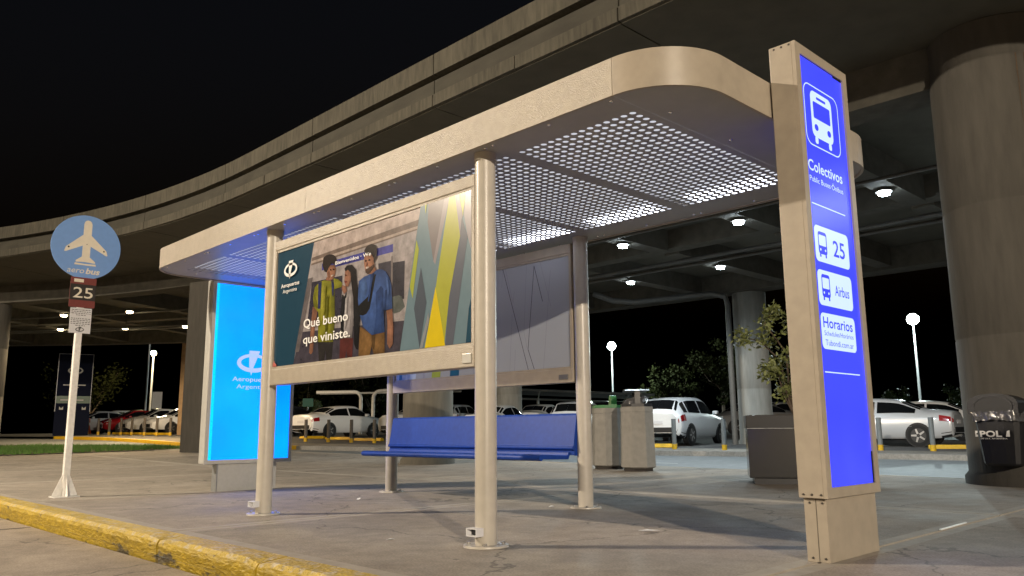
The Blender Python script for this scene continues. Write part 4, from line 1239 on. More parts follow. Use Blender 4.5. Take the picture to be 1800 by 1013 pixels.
half = [(0.0, 3.395), (0.022, 3.390), (0.040, 3.372), (0.048, 3.34), (0.048, 3.205), (0.235, 3.03), (0.252, 2.972), (0.235, 2.968), (0.046, 3.065), (0.046, 2.925), (0.112, 2.872), (0.112, 2.852), (0.0, 2.86)]
pl = half + [(-x, z) for x, z in half[::-1][1:-1]]
ps(g, pl, [tuple(range(len(pl)))])
tl = [(-.125, 2.818), (.125, 2.818), (.120, 2.842), (0.0, 2.836), (-.120, 2.842)]
ps(g, tl, [tuple(range(5))])
tput('aero', -0.20, 2.715, 0.195, 0.072, lambda mb, a, b: ps(mb, a, b), ('sign_white', disc), shear=0.2)
tput('bus', 0.012, 2.715, 0.165, 0.072, lambda mb, a, b: ps(mb, a, b), ('sign_white', disc), shear=0.2, bold=0.03)
g.build('aeroplane', 'sign_white', disc)
for x, z in ((-.205, 3.028), (.205, 3.022), (0, 3.085)):
    m = MB(); m.cyl((x, SY - .0016, z), (x, SY - .008, z), 0.013 if x else .006, .01 if x else .005, 12); m.build('rivet', 'screw', disc)
m = MB(); m.box(-0.148, 0.148, -0.05, -0.042, 2.285, 2.66); pl_ = m.build('route_plate', 'sign_red', bs)
m = MB(); m.box(-0.148, 0.148, -0.0515, -0.0503, 2.375, 2.575); m.build('number_field', 'sign_black', pl_)
g = MB(); g.keep = True
tput('25', -0.11, 2.405, 0.225, 0.135, lambda mb, a, b: mb.add([(u, -.0522, w) for u, w in a], b), ('sign_white', pl_), bold=0.006)
m = MB(); m.box(-0.11, 0.0, -0.0512, -0.0503, 2.60, 2.64); m.build('sticker', 'sign_white', pl_)
m = MB(); m.box(-0.122, 0.122, -0.046, -0.041, 1.965, 2.278); nt_ = m.build('notice', 'paper', bs)
g = MB(); g.keep = True
random.seed(2)
for k_ in range(9):
    z = 2.258 - 0.0215 * k_ - (0.022 if k_ > 3 else 0)
    w = 0.11 if k_ not in (3, 8) else 0.055
    x = -w
    while x < w:
        l_ = random.uniform(.012, .032)
        g.add([(x, -.0466, z - .0085), (min(w, x + l_), -.0466, z - .0085), (min(w, x + l_), -.0466, z), (x, -.0466, z)], [(0, 1, 2, 3)])
        x += l_ + .008
logo(g, lambda mb, a, b, mi: mb.add([(u, -.0466, w) for u, w in a], b), 0.0, 2.01, 0.10)
tag(g.build('notice_print', 'ink', nt_), kind='stuff')

# ------------------------------------------------------------------ litter bins, planter, wall bin
def octa(cx, cy, r, rz=PI / 8, n=8):
    return [(cx + r * math.cos(rz + 2 * PI * k / n), cy + r * math.sin(rz + 2 * PI * k / n)) for k in range(n)]
def concrete_bin(x, y, rz, lid_m, label, green):
    t = thing('litter_bin', label, 'bin', None, (x, y, 0), rz)
    h = 1.14
    mb = MB()
    rs = [(0.055, .295), (0.075, .325), (h - 0.11, .305), (h - 0.105, .300), (h - 0.098, .300), (h - .093, .307), (h, .305)]
    vs_ = [(*p, z) for z, r in rs for p in octa(0, 0, r)]
    fs_ = [(i * 8 + k, i * 8 + (k + 1) % 8, (i + 1) * 8 + (k + 1) % 8, (i + 1) * 8 + k) for i in range(len(rs) - 1) for k in range(8)] + [tuple(range(8)), tuple(range((len(rs) - 1) * 8, len(rs) * 8))]
    mb.add(vs_, fs_); mb.build('bin_body', 'bin_conc', t)
    mb = MB(); mb.prism(octa(0, 0, .27), 'z', 0.0, 0.054); mb.build('plinth', 'joint', t)
    mb = MB(); mb.prism(octa(0, 0, .298), 'z', h + .002, h + 0.055); mb.build('lid', lid_m, t)
    if green:
        mb = MB()
        pr = [(-.10, h + .057), (-.10, h + .16)] + [(0.10 * math.cos(a), h + .16 + .09 * math.sin(a)) for a in [PI * (1 - k / 8) for k in range(1, 8)]] + [(.10, h + .16), (.10, h + .057)]
        mb.prism(pr, 'y', -.16, -.05); mb.build('lid_hood', lid_m, t)
    else:
        for a in (-1, 1):
            mb = MB(); mb.box(a * .24 - .015, a * .24 + .015, -.05, .05, h + .056, h + .27); mb.build('hood_bracket', 'dark_metal', t)
        mb = MB()
        n = 8
        vs_ = [(-.27 + .54 * k / n, y_, h + .272 + .035 * math.sin(PI * k / n) + z_) for z_ in (0, .012) for y_ in (-.22, .22) for k in range(n + 1)]
        m1 = n + 1
        fs_ = [(k, k + 1, m1 + k + 1, m1 + k) for k in range(n)] + [(2 * m1 + k, 2 * m1 + k + 1, 3 * m1 + k + 1, 3 * m1 + k) for k in range(n)] + [(k, k + 1, 2 * m1 + k + 1, 2 * m1 + k) for k in range(n)] + [(m1 + k, m1 + k + 1, 3 * m1 + k + 1, 3 * m1 + k) for k in range(n)]
        mb.add(vs_, fs_); mb.build('rain_hood', 'dark_metal', t)
        random.seed(3)
        mb = MB()   # crumpled liner bag rim that sticks out of the lid
        n = 20
        vs_ = []
        for j in range(4):
            for k in range(n):
                a = 2 * PI * k / n
                q = .235 + random.uniform(-.03, .03) - .015 * j
                vs_.append((q * math.cos(a), q * math.sin(a), h + .05 + j * .035 + random.uniform(-.02, .02) + (.05 if abs(k - 15) < 4 else 0)))
        mb.add(vs_, [(j * n + k, j * n + (k + 1) % n, (j + 1) * n + (k + 1) % n, (j + 1) * n + k) for j in range(3) for k in range(n)], 0, True)
        mb.build('liner_bag', 'bag', t)
concrete_bin(12.28, 10.02, YAW + .12, 'bin_green', 'octagonal concrete litter bin with green lid', True)
concrete_bin(11.98, 9.10, YAW - .05, 'black_plastic', 'octagonal concrete litter bin with black lid and raised hood', False)

pl_t = thing('planter', 'dark steel planter box with black rim behind the totem', 'planter', None, (10.80, 5.30, 0), math.radians(-58))
m = MB(); m.box(-.80, .56, -.40, .40, .085, .735); m.build('planter_box', 'planter_steel', pl_t, bevel=0.006)
m = MB(); m.box(-.815, .575, -.415, .415, .745, .915); rim_ = m.build('rim', 'planter_rim', pl_t, bevel=0.006)
m = MB(); m.box(-.74, .50, -.35, .35, 0.0, .083); m.build('plinth', 'dark_metal', pl_t)
m = MB(); m.box(-.78, .53, -.37, .37, .9155, .921); m.build('planter_soil', 'soil', pl_t)
m = MB(); m.box(-.798, .558, -.398, .398, .736, .744); m.build('shadow_gap', 'galv', pl_t)

def leaf_cloud(mb, clumps, size, n, seed, elong=1.9):
    random.seed(seed); mb.keep = True
    for _ in range(n):
        cx, cy, cz, r = random.choice(clumps)
        while True:
            v = Vector((random.uniform(-1, 1), random.uniform(-1, 1), random.uniform(-1, 1)))
            if 0.05 < v.length < 1: break
        v = v * (0.55 + 0.45 * random.random())
        p = Vector((cx, cy, cz)) + v * r
        a = Vector((random.gauss(0, 1), random.gauss(0, 1), random.gauss(-.2, .7))).normalized()
        b = a.cross(Vector((random.gauss(0, 1), random.gauss(0, 1), random.gauss(0, 1)))).normalized()
        s_ = size * random.uniform(.6, 1.25)
        mb.add([p, p + a * s_ * .5 * elong * .5 + b * s_ * .32, p + a * s_ * elong * .62, p + a * s_ * .5 * elong * .5 - b * s_ * .32], [(0, 1, 2, 3)])

shr = thing('shrub', 'leafy shrub growing out of the steel planter', 'shrub', None, (10.68, 5.40, .9215), 0)
Rr = Vector((0.717, -0.697, 0))
br = MB(); random.seed(11)
clumps = []
root = Vector((0, 0, 0))
def limb(pts, r0, r1):
    n = len(pts)
    br.tube(pts, [r0 + (r1 - r0) * k / (n - 1) for k in range(n)], 6)
limbs = [([-.08, .35], [-.20, .75], [-.38, 1.02], [-.60, 1.08]), ([.0, .4], [-.05, .85], [-.22, 1.28], [-.34, 1.42]), ([.05, .4], [.12, .9], [.05, 1.30]), ([.08, .3], [.22, .7], [.34, 1.1]), ([-.05, .3], [-.15, .55], [-.28, .62]), ([.10, .25], [.25, .45], [.36, .6])]
for L in limbs:
    pts_ = [root] + [Rr * a + Vector((random.uniform(-.12, .12), random.uniform(-.12, .12), z)) for a, z in L]
    limb(pts_, .020, .006)
    for q in pts_[1:]:
        clumps.append((q.x, q.y, q.z, .15))
    q = pts_[-1]; clumps += [(q.x, q.y, q.z, .20)] * 2
clumps += [(Rr.x * a, Rr.y * a, z, r) for a, z, r in ((.12, .5, .25), (.18, .9, .28), (.05, 1.2, .22), (.3, .7, .25), (-.25, 1.05, .16), (.02, .75, .2))]
br.build('stem', 'bark', shr)
lf_ = MB(); leaf_cloud(lf_, clumps, .060, 2300, 12, 2.0); lf_.build('foliage', 'leaf_shrub', shr)

wa = math.radians(171)
wb = thing('wall_bin', 'black plastic litter bin with white lettering strapped to the big column', 'bin', None, (BCX + BCR * math.cos(wa), BCY + BCR * math.sin(wa), 0.10), wa)
wb.scale = (.86, .86, .86)
def bin_section(z):
    k = (z - .19) / .85
    w = .245 + .075 * min(1, k); d = .27 + .06 * k
    return w, d
mb = MB()
rows = [.19, .22, .45, .70, .86, .88, .93]
ring = []
for z in rows:
    w, d = bin_section(z)
    if z < .2: w -= .02; d -= .02
    if z >= .88: w += .012; d += .012
    ring.append([(0.02, -w, z), (d * .75, -w, z), (d * .95, -w * .82, z), (d, -w * .4, z), (d, w * .4, z), (d * .95, w * .82, z), (d * .75, w, z), (0.02, w, z)])
n = 8
mb.add([p for r_ in ring for p in r_], [(i * n + k, i * n + (k + 1) % n, (i + 1) * n + (k + 1) % n, (i + 1) * n + k) for i in range(len(rows) - 1) for k in range(n)] + [tuple(range(n))])
mb.build('bin_body', 'black_plastic', wb)
# arched hood with a dark mouth
mb = MB()
w, d = .335, .335
arch = lambda ww, z0, zt: [(-ww, z0)] + [(ww * math.cos(a), zt - .13 + .13 * math.sin(a)) for a in [PI - PI * k / 12 for k in range(13)]] + [(ww, z0)]
A = arch(w, .93, 1.205); B_ = arch(w * .72, .955, 1.165)
mb.prism(A, 'x', 0.02, d)
mb.build('hood', 'black_plastic', wb, bevel=.01)
mb = MB(); mb.prism(B_, 'x', d + .002, d + .004); mb.build('mouth', 'trim_black', wb)
mb = MB(); vs_, fs_ = ring2(arch(w * .82, .94, 1.185), B_); mb.keep = True
mb.add([(d + .010, a, b) for a, b in vs_], fs_); mb.build('mouth_rim', 'black_plastic', wb)
random.seed(9)
mb = MB(); n = 34
vs_ = []
for j in range(5):
    for k in range(n + 1):
        s_ = -1 + 2 * k / n
        yy = s_ * .352
        xx = .350 + .012 * random.random() - (.28 * max(0, abs(s_) - .82) / .18)
        zz = .960 - j * .030 + random.uniform(-.006, .006) + .006 * math.sin(k * .9) - (.03 * abs(s_) if j == 4 else 0)
        vs_.append((xx + random.uniform(-.006, .012), yy, zz))
m1 = n + 1
mb.add(vs_, [(j * m1 + k, j * m1 + k + 1, (j + 1) * m1 + k + 1, (j + 1) * m1 + k) for j in range(4) for k in range(n)], 0, True)
mb.build('liner_bag', 'bag', wb)
g = MB(); g.keep = True
def wput(s, y0, z0, w_, h_, **kw):
    vs2, fs2 = fit_text(s, w_, h_, **kw)
    g.add([(.318 + (b + z0 - .45) * .075 + .004, y0 + a, z0 + b) for a, b in vs2], fs2)
wput('POL', -.205, .60, .30, .085, bold=.035)
g.add([(.333, -.27, .60), (.333, -.235, .60), (.333, -.235, .625), (.333, -.26, .64), (.333, -.235, .66), (.333, -.235, .685), (.333, -.27, .685)], [tuple(range(7))])
wput('DE LA R. ARGENTINA', -.20, .565, .36, .02, bold=.01)
g.add([(.336, .145, .60), (.336, .20, .60), (.336, .20, .69), (.336, .165, .68)], [(0, 1, 2, 3)])
g.build('lettering', 'print_white', wb)

# ------------------------------------------------------------------ bollards and wheel stops
BOL = [(15.38, 51.29), (15.60, 50.10), (15.77, 48.82), (15.96, 47.51), (16.14, 46.37), (16.37, 45.16), (16.54, 43.89), (16.77, 42.68), (17.83, 30.92), (18.20, 29.73), (18.49, 28.47), (18.70, 27.14), (20.86, 14.46), (21.15, 12.92), (23.40, 9.34), (24.02, 8.17)]
BLAB = ['dark bollard beside the orange barrier, leftmost of the far row', 'second dark bollard from the left, before the white car nose', 'third dark bollard from the left, at the red car nose', 'fourth dark bollard from the left, before the red car', 'fifth dark bollard from the left, behind the red car tail',
        'sixth dark bollard from the left, before a white car', 'seventh dark bollard from the left, before the second white car', 'rightmost dark bollard of the far row, nearest the column',
        'bollard at the tail of the white sedan, nearest the light box', 'bollard before the rear wheel of the white sedan', 'bollard before the front door of the white sedan', 'bollard before the silver car, nearest the rear shelter post',
        'grey bollard with yellow foot at the rear wheel of the white crossover', 'grey bollard with yellow foot between the white crossover and the planter', 'grey bollard before the silver sedan door, nearest the totem', 'grey bollard before the rear wheel of the silver sedan']
def make_bollard(gm):
    t = thing('bollard', 'x', 'bollard', 'bollards along the car park')
    mb = MB(); mb.cyl((0, 0, .15), (0, 0, .90), .068, n=14); mb.build('shaft', gm, t)
    mb = MB(); mb.cyl((0, 0, -.02), (0, 0, .1495), .075, n=14); mb.build('yellow_foot', 'yellow_paint', t)
    return t
b_dark, b_grey = make_bollard('bollard_brown'), make_bollard('bollard_grey')
for i, (x, y) in enumerate(BOL):
    src = b_dark if i < 12 else b_grey
    o = src if i in (0, 12) else copy_tree(src)
    o.location = (x, y, zg(x, y) + .02)
    o['label'] = BLAB[i]
STOPS = [(19.83, 29.2), (19.68, 31.3), (19.49, 33.2), (20.0, 26.9), (21.75, 16.0), (25.9, 8.05), (17.33, 45.2), (17.12, 46.7), (16.88, 48.2), (16.67, 49.7)]
SLAB = ['yellow wheel stop under the front of the white sedan', 'yellow wheel stop under the white sedan', 'yellow wheel stop behind the white sedan tail', 'yellow wheel stop before the silver car', 'yellow wheel stop behind the white crossover rear wheel',
        'yellow wheel stop behind the silver sedan', 'yellow wheel stop nearest the far brown column', 'yellow wheel stop before the second white car on the left', 'yellow wheel stop before the red car', 'yellow wheel stop before the white nose on the far left']
st0 = MB(); st0.prism([(-.10, 0), (-.07, .12), (.07, .12), (.10, 0)], 'y', -.85, .85)
s0 = st0.build('wheel_stop', 'yellow_paint', None, bevel=.015)
for i, (x, y) in enumerate(STOPS):
    o = s0 if i == 0 else s0.copy()
    if i: C.objects.link(o)
    o.location = (x, y, zg(x, y) + .001)
    o.rotation_euler = (0, 0, (.12 if i < 4 else .45 if i < 6 else .1))
    tag(o, SLAB[i], 'wheel stop', 'yellow wheel stops')

# ------------------------------------------------------------------ parked cars
SEDAN = [(0.00, .38, .70, .76, .80, .73, .93, .60), (0.05, .30, .80, .85, .87, .80, 1.02, .66), (0.35, .24, .84, .885, .93, .83, 1.065, .67), (0.80, .22, .85, .89, .955, .83, 1.10, .63), (1.50, .22, .85, .89, .955, .83, 1.385, .555),
         (2.15, .22, .85, .89, .945, .83, 1.455, .57), (2.75, .22, .85, .89, .935, .83, 1.435, .56), (3.55, .22, .85, .89, .925, .83, 1.02, .68), (4.10, .24, .83, .88, .86, .81, .92, .64), (4.46, .26, .76, .82, .74, .74, .80, .56), (4.58, .34, .64, .70, .62, .62, .70, .45)]
HATCH = [(0.00, .38, .70, .76, .82, .74, 1.00, .62), (0.04, .30, .80, .85, .92, .81, 1.08, .64), (0.16, .24, .84, .885, .98, .83, 1.20, .63), (0.42, .22, .85, .89, .99, .83, 1.45, .575), (0.90, .22, .85, .89, .98, .83, 1.535, .585),
         (1.60, .22, .85, .89, .97, .83, 1.56, .59), (2.30, .22, .85, .89, .96, .83, 1.53, .575), (3.05, .22, .85, .89, .95, .83, 1.10, .69), (3.60, .24, .83, .88, .90, .81, .98, .65), (3.95, .26, .76, .82, .76, .74, .84, .56), (4.08, .34, .64, .70, .62, .62, .70, .45)]
def cr(a, b, c, d, t):
    return .5 * ((2 * b) + (-a + c) * t + (2 * a - 5 * b + 4 * c - d) * t * t + (-a + 3 * b - 3 * c + d) * t ** 3)
class Shell:
    def __init__(s, T): s.T = T
    def ring(s, x):
        T = s.T
        x = min(max(x, T[0][0]), T[-1][0])
        for i in range(len(T) - 1):
            if T[i][0] <= x <= T[i + 1][0] + 1e-9: break
        t = (x - T[i][0]) / (T[i + 1][0] - T[i][0])
        a, b, c, d = T[max(i - 1, 0)], T[i], T[i + 1], T[min(i + 2, len(T) - 1)]
        q = [.5 * cr(a[k], b[k], c[k], d[k], t) + .5 * (b[k] + (c[k] - b[k]) * t) for k in range(1, 8)]
        zb, wb_, wm, zt, wt, ztop, wtop = q
        return [(wb_ * .9, zb), (wb_, zb + .08), (wm, .58), (wm * .985, .5 * (.58 + zt) + .04), (wt, zt), (wtop + (wt - wtop) * .12, ztop - .075), (wtop * .88, ztop - .012), (0, ztop + .012)]
    def S(s, x, v, side, off=0.0):
        r = s.ring(x)
        i = min(int(v), 6); t = v - i
        y = r[i][0] + (r[i + 1][0] - r[i][0]) * t; z = r[i][1] + (r[i + 1][1] - r[i][1]) * t
        ny, nz = (r[i + 1][1] - r[i][1]), -(r[i + 1][0] - r[i][0]); L = math.hypot(ny, nz) or 1
        return (x, side * (y + ny / L * off), z + nz / L * off)
def car_meshes(T, ax0, ax1, wins, shield, rear):
    sh_ = Shell(T)
    xs = []
    for a, b in zip(T, T[1:]):
        k = 9 if b[0] - a[0] > .3 else 4
        xs += [a[0] + (b[0] - a[0]) * j / k for j in range(k)]
    xs.append(T[-1][0])
    mb = MB()
    full = lambda x: [(x, -y, z) for y, z in sh_.ring(x)] + [(x, y, z) for y, z in sh_.ring(x)[-2::-1]]
    R_ = [full(x) for x in xs]; n = len(R_[0])
    vs_ = [p for r_ in R_ for p in r_]
    fs_ = [(i * n + k, i * n + k + 1, (i + 1) * n + k + 1, (i + 1) * n + k) for i in range(len(xs) - 1) for k in range(n - 1)]
    mb.add(vs_, fs_, 0, True)
    mb.add(R_[0], [tuple(range(n))], 0); mb.add(R_[-1], [tuple(range(n))], 0)
    out = {'body': mb}
    def patch(x0, x1, v0, v1, sides, off, nx=14, nv=3, tx=lambda x, s: x):
        m_ = MB(); m_.keep = True
        for sd in sides:
            pts = [sh_.S(x0 + (x1 - x0) * i / nx, v0 + (v1 - v0) * j / nv, sd, off) for i in range(nx + 1) for j in range(nv + 1)]
            m_.add(pts, [(i * (nv + 1) + j, i * (nv + 1) + j + 1, (i + 1) * (nv + 1) + j + 1, (i + 1) * (nv + 1) + j) for i in range(nx) for j in range(nv)], 0, True)
        return m_
    out['side'] = [patch(a, b, 4.10, 4.90, (sd,), .010) for a, b in wins for sd in (1, -1)]
    out['shield'] = patch(shield[0], shield[1], 5.15, 7, (1, -1), .011)
    out['rearglass'] = patch(rear[0], rear[1], 5.15, 7, (1, -1), .011)
    out['tail'] = [patch(.0, .36, 2.75, 3.85, (sd,), .011, 6, 2) for sd in (1, -1)]
    L = T[-1][0]
    out['head'] = [patch(L - .42, L - .04, 3.1, 3.95, (sd,), .011, 6, 2) for sd in (1, -1)]
    bmp = patch(0, .34, 0, 1.25, (1, -1), .006, 5, 2)
    out['bumper'] = bmp
    m_ = MB(); m_.box(-.012, -.002, -.62, .62, .40, .56); out['bumper_rear'] = m_
    m_ = MB(); m_.box(-.016, -.004, -.22, .22, .66, .77); out['plate'] = m_
    m_ = MB(); m_.box(L - .01, L + .012, -.40, .40, .36, .56); out['grille'] = m_
    m_ = MB(); m_.cyl((0, .02, 0), (0, -.20, 0), .315, n=24); m_.cyl((0, .021, 0), (0, .028, 0), .30, .25, n=24, caps=False); out['tyre'] = m_
    m_ = MB()
    m_.cyl((0, .024, 0), (0, .010, 0), .215, n=24)
    out['rim'] = m_
    m_ = MB()
    for k in range(5):
        a = 2 * PI * k / 5
        c_, s_ = math.cos(a), math.sin(a)
        m_.add([(c_ * .05 - s_ * .03, .030, s_ * .05 + c_ * .03), (c_ * .05 + s_ * .03, .030, s_ * .05 - c_ * .03), (c_ * .20 + s_ * .022, .028, s_ * .20 - c_ * .022), (c_ * .20 - s_ * .022, .028, s_ * .20 + c_ * .022)], [(0, 1, 2, 3)])
    m_.keep = True
    out['spokes'] = m_
    m_ = MB(); m_.cyl((0, .012, 0), (0, -.02, 0), .365, n=28); out['arch'] = m_
    m_ = MB(); m_.obox((0, 0, 0), (.07, .09, .06), 0); out['mirror'] = m_
    out['ax'] = (ax0, ax1); out['mx'] = shield[1] - .38; out['hw'] = .89; out['belt'] = T[6][4] + .03
    return out
def make_car(M, paint):
    t = thing('parked_car', 'x', 'car', 'cars in the car park')
    b = M['body'].build('body', paint, t)
    for k in M['side']: k.build('side_window', 'glass_dark', t)
    M['shield'].build('windscreen', 'glass_dark', t); M['rearglass'].build('rear_window', 'glass_dark', t)
    for k in M['tail']: k.build('tail_light', 'tail', t)
    for k in M['head']: k.build('headlight', 'head', t)
    M['bumper'].build('rear_bumper', 'trim_black', t); M['bumper_rear'].build('rear_bumper', 'trim_black', t)
    M['plate'].build('number_plate', 'paper', t); M['grille'].build('grille', 'trim_black', t)
    ar, ty, ri, sp, mi = (None,) * 5
    for ax in M['ax']:
        for sd in (1, -1):
            rot = (0, 0, 0 if sd > 0 else PI)
            if ty is None:
                ar = M['arch'].build('wheel_arch', 'trim_black', t); ty = M['tyre'].build('wheel', 'tyre', t); ri = M['rim'].build('rim', 'dark_metal', ty); sp = M['spokes'].build('spokes', 'rim', ty)
                a_, w_ = ar, ty
            else:
                a_ = ar.copy(); C.objects.link(a_); a_.parent = t; w_ = copy_tree(ty, t)
            a_.location = (ax, sd * .878, .33); a_.rotation_euler = rot
            w_.location = (ax, sd * .885, .315); w_.rotation_euler = rot
    for sd in (1, -1):
        if mi is None: mi = M['mirror'].build('mirror', paint, t, bevel=.03); o = mi
        else: o = mi.copy(); C.objects.link(o); o.parent = t
        o.location = (M['mx'], sd * .95, M['belt'] + .06)
    return t
MS = car_meshes(SEDAN, .95, 3.58, [(1.02, 2.10), (2.18, 3.36)], (2.86, 3.48), (.90, 1.40))
MH = car_meshes(HATCH, .72, 3.18, [(.34, .62), (.70, 1.62), (1.70, 2.88)], (2.42, 3.0), (.10, .40))
sed0, hat0 = make_car(MS, 'car_white'), make_car(MH, 'car_white')
for src in (sed0, hat0):
    for ch in src.children:
        if ch.name.split('.')[0] in ('body', 'mirror'):
            ch.material_slots[0].link = 'OBJECT'
            ch.material_slots[0].material = MATS['car_white']
used = {}
def car(src, x, y, deg, paint, label, scale=1.0):
    """x, y: middle of the rear bumper on the ground"""
    o = src if src.name not in used else copy_tree(src)
    used[src.name] = 1
    o.location = (x, y, zg(x + 2 * math.cos(math.radians(deg)), y + 2 * math.sin(math.radians(deg))) + .004)
    o.rotation_euler = (0, 0, math.radians(deg))
    o.scale = (scale,) * 3
    o['label'] = label
    for ch in o.children:
        if ch.name.split('.')[0] in ('body', 'mirror'):
            ch.material_slots[0].link = 'OBJECT'
            ch.material_slots[0].material = MATS[paint]
    return o
car(sed0, 18.75, 33.0, 8, 'car_white', 'white sedan parked beside the light box, tail towards the road')
car(sed0, 20.7, 28.8, 10, 'car_silver', 'silver car seen from behind, left of the rear shelter post')
car(sed0, 18.0, 36.6, 8, 'car_dark', 'dark car partly hidden behind the light box')
car(hat0, 30.2, 37.0, 20, 'car_silver', 'grey hatchback under the white pipe frame, behind the white sedan')
car(hat0, 22.6, 16.35, 10, 'car_white', 'white crossover seen from behind, right of the concrete bins', 1.04)
car(sed0, 36.2, 18.2, 148, 'car_grey', 'grey saloon facing the road, right of the white crossover')
car(sed0, 41.5, 19.6, 150, 'car_silver', 'silver saloon second in the row behind the white crossover')
car(sed0, 27.55, 8.55, 97, 'car_silver', 'silver sedan side-on between the totem and the big column', 1.03)
car(sed0, 33.6, 9.2, 97, 'car_white', 'white car behind the silver sedan')
car(sed0, 22.3, 25.0, 25, 'car_white', 'white car roof showing above the left half of the bench')
car(hat0, 23.9, 21.6, 25, 'car_white', 'white hatchback showing above the right half of the bench')
car(hat0, 24.9, 18.7, 25, 'car_dark', 'dark vehicle between the bench and the rear post')
car(sed0, 38.0, 15.4, 150, 'car_white', 'white car half hidden by shrub and planter')
car(sed0, 20.6, 57.8, 175, 'car_silver', 'pale car nose at the left end of the far row')
car(sed0, 21.6, 54.2, 177, 'car_red', 'red car in the far row')
car(sed0, 21.6, 50.4, 180, 'car_white', 'white car beside the red car')
car(sed0, 21.9, 47.6, 182, 'car_white', 'white car second to the right of the red car')
car(sed0, 22.9, 44.2, 184, 'car_dark', 'dark car nearest the far brown column')

# ------------------------------------------------------------------ car park lamps, signs, frames
def park_lamp(x, y, h, label, warm, power, arms=1):
    z = zg(x, y)
    t = thing('lamp_post', label, 'lamp post', 'car park lamp posts', (x, y, z))
    mb = MB(); mb.cyl((0, 0, 0), (0, 0, h), .11, .06, 12); mb.build('pole', 'galv', t)
    tw = math.atan2(-y, -x)
    dx, dy = math.cos(tw), math.sin(tw)
    mb = MB(); mb.cyl((0, 0, h - .1), (dx * .5, dy * .5, h + .02), .04, n=8); mb.build('arm', 'galv', t)
    rr_ = .22 if warm else .40      # round flood lantern tilted down to the car park
    c0 = Vector((dx * .55, dy * .55, h - .02)); ax_ = Vector((dx, dy, -.25)).normalized()
    mb = MB(); mb.cyl(c0 - ax_ * .16, c0 + ax_ * .098, rr_ * .45, rr_ * 1.04, 24); mb.build('lamp_head', 'housing', t)
    mb = MB(); mb.cyl(c0 + ax_ * .10, c0 + ax_ * .15, rr_, rr_ * .85, 24); mb.cyl(c0 + ax_ * .151, c0 + ax_ * .19, rr_ * .84, rr_ * .4, 24); mb.build('lens', 'lens_sodium' if warm else 'lens_flood', t)
    lamp('park_bulb', 'POINT', (dx * 1.7, dy * 1.7, h - .35), power, (1.0, .78, .45) if warm else (.82, 1.0, .97), .2, t)
park_lamp(63.3, 22.1, 7.9, 'tall lamp post with bright white flood light above the silver sedan', False, 9000)
park_lamp(62.8, 50.5, 8.1, 'slim lamp post with white flood light behind the concrete bins', False, 9000)
park_lamp(26.4, 71.9, 6.8, 'lamp post with warm lamp left of the square column', True, 5000)
t = thing('lamp_post', 'tall unlit slim mast beside the warm lamp on the left', 'lamp post', 'car park lamp posts', (24.6, 68.0, zg(24.6, 68)))
mb = MB(); mb.cyl((0, 0, 0), (0, 0, 8.1), .09, .06, 10); mb.build('pole', 'galv', t)
mb = MB(); mb.cyl((0, 0, 0), (0, 0, .05), .2, n=10); mb.build('base_plate', 'galv', t)

ds = thing('sign_totem', 'dark navy sign totem behind the bus stop post', 'sign', None, (13.9, 49.2, zg(13.9, 49.2)), 1.29 - PI / 2)
mb = MB(); mb.box(-.85, .85, -.12, .12, 0, 1.30); mb.build('plinth', 'navy', ds)
mb = MB(); mb.box(-.83, .83, -.10, .10, 1.302, 4.45); nb = mb.build('sign_board', 'navy', ds)
for a in (-1, 1):
    mb = MB(); mb.box(a * .845 - .012, a * .845 + .012, -.11, .11, 1.303, 4.47); mb.build('edge_trim', 'line_mid', ds)
mb = MB(); mb.box(-.83, .83, -.11, .11, 4.452, 4.475); mb.build('edge_trim', 'line_mid', ds)
mb = MB(); mb.box(-.83, .83, -.104, -.101, 1.75, 2.15); mb.build('green_band', 'navy_green', ds)
g = MB(); g.keep = True
gp = lambda mb_, a, b, mi=0: mb_.add([(u, -.1055, w) for u, w in a], b)
logo(g, lambda m_, a, b, mi: gp(m_, a, b), 0, 3.55, .75)
g.box(-.55, .55, -.106, -.105, 2.72, 2.78); g.box(-.22, .22, -.106, -.105, 2.60, 2.64)
g.box(-.62, -.25, -.106, -.105, 1.90, 1.96); g.box(.1, .5, -.106, -.105, 1.90, 1.96)
for x in (-.55, 0, .55):
    g.add([(x - .1, -.1055, 1.40), (x + .1, -.1055, 1.40), (x + .1, -.1055, 1.58), (x, -.1055, 1.48), (x - .1, -.1055, 1.58)], [(0, 1, 2, 3, 4)])
g.build('sign_print', 'housing', ds)

def board(name, x, y, zc, w, h, mm, label, cat, face=None, post=True):
    z = zg(x, y)
    t = thing(name, label, cat, None, (x, y, z), math.atan2(y, x) - PI / 2)
    mb = MB(); mb.box(-w / 2, w / 2, -.03, .03, zc - h / 2, zc + h / 2); mb.build('board', mm, t)
    if post:
        mb = MB(); mb.cyl((0, .06, 0), (0, .06, zc + h / 2), .04, n=8); mb.build('post', 'galv', t)
board('notice_board', 22.3, 59.5, 2.30, .65, 1.2, 'white_metal', 'pale upright board under the warm lamp', 'board')
board('notice_board', 25.3, 58.9, 2.1, .45, .9, 'print_white', 'small white tilted board right of the warm lamp', 'board')
board('direction_sign', 28.4, 49.1, 1.95, .70, .55, 'green_sign', 'small green sign above the dark car by the light box', 'sign')
ob = thing('barrier', 'orange and white barrier block beside the dark sign totem', 'barrier', None, (16.0, 54.0, zg(16, 54)), .3)
mb = MB(); mb.prism([(-.25, 0), (-.12, .35), (-.10, .95), (.10, .95), (.12, .35), (.25, 0)], 'y', -.4, .4); mb.build('barrier_body', 'orange', ob, bevel=.02)
mb = MB(); mb.box(-.135, .135, -.405, .405, .52, .68); mb.build('white_stripe', 'print_white', ob)

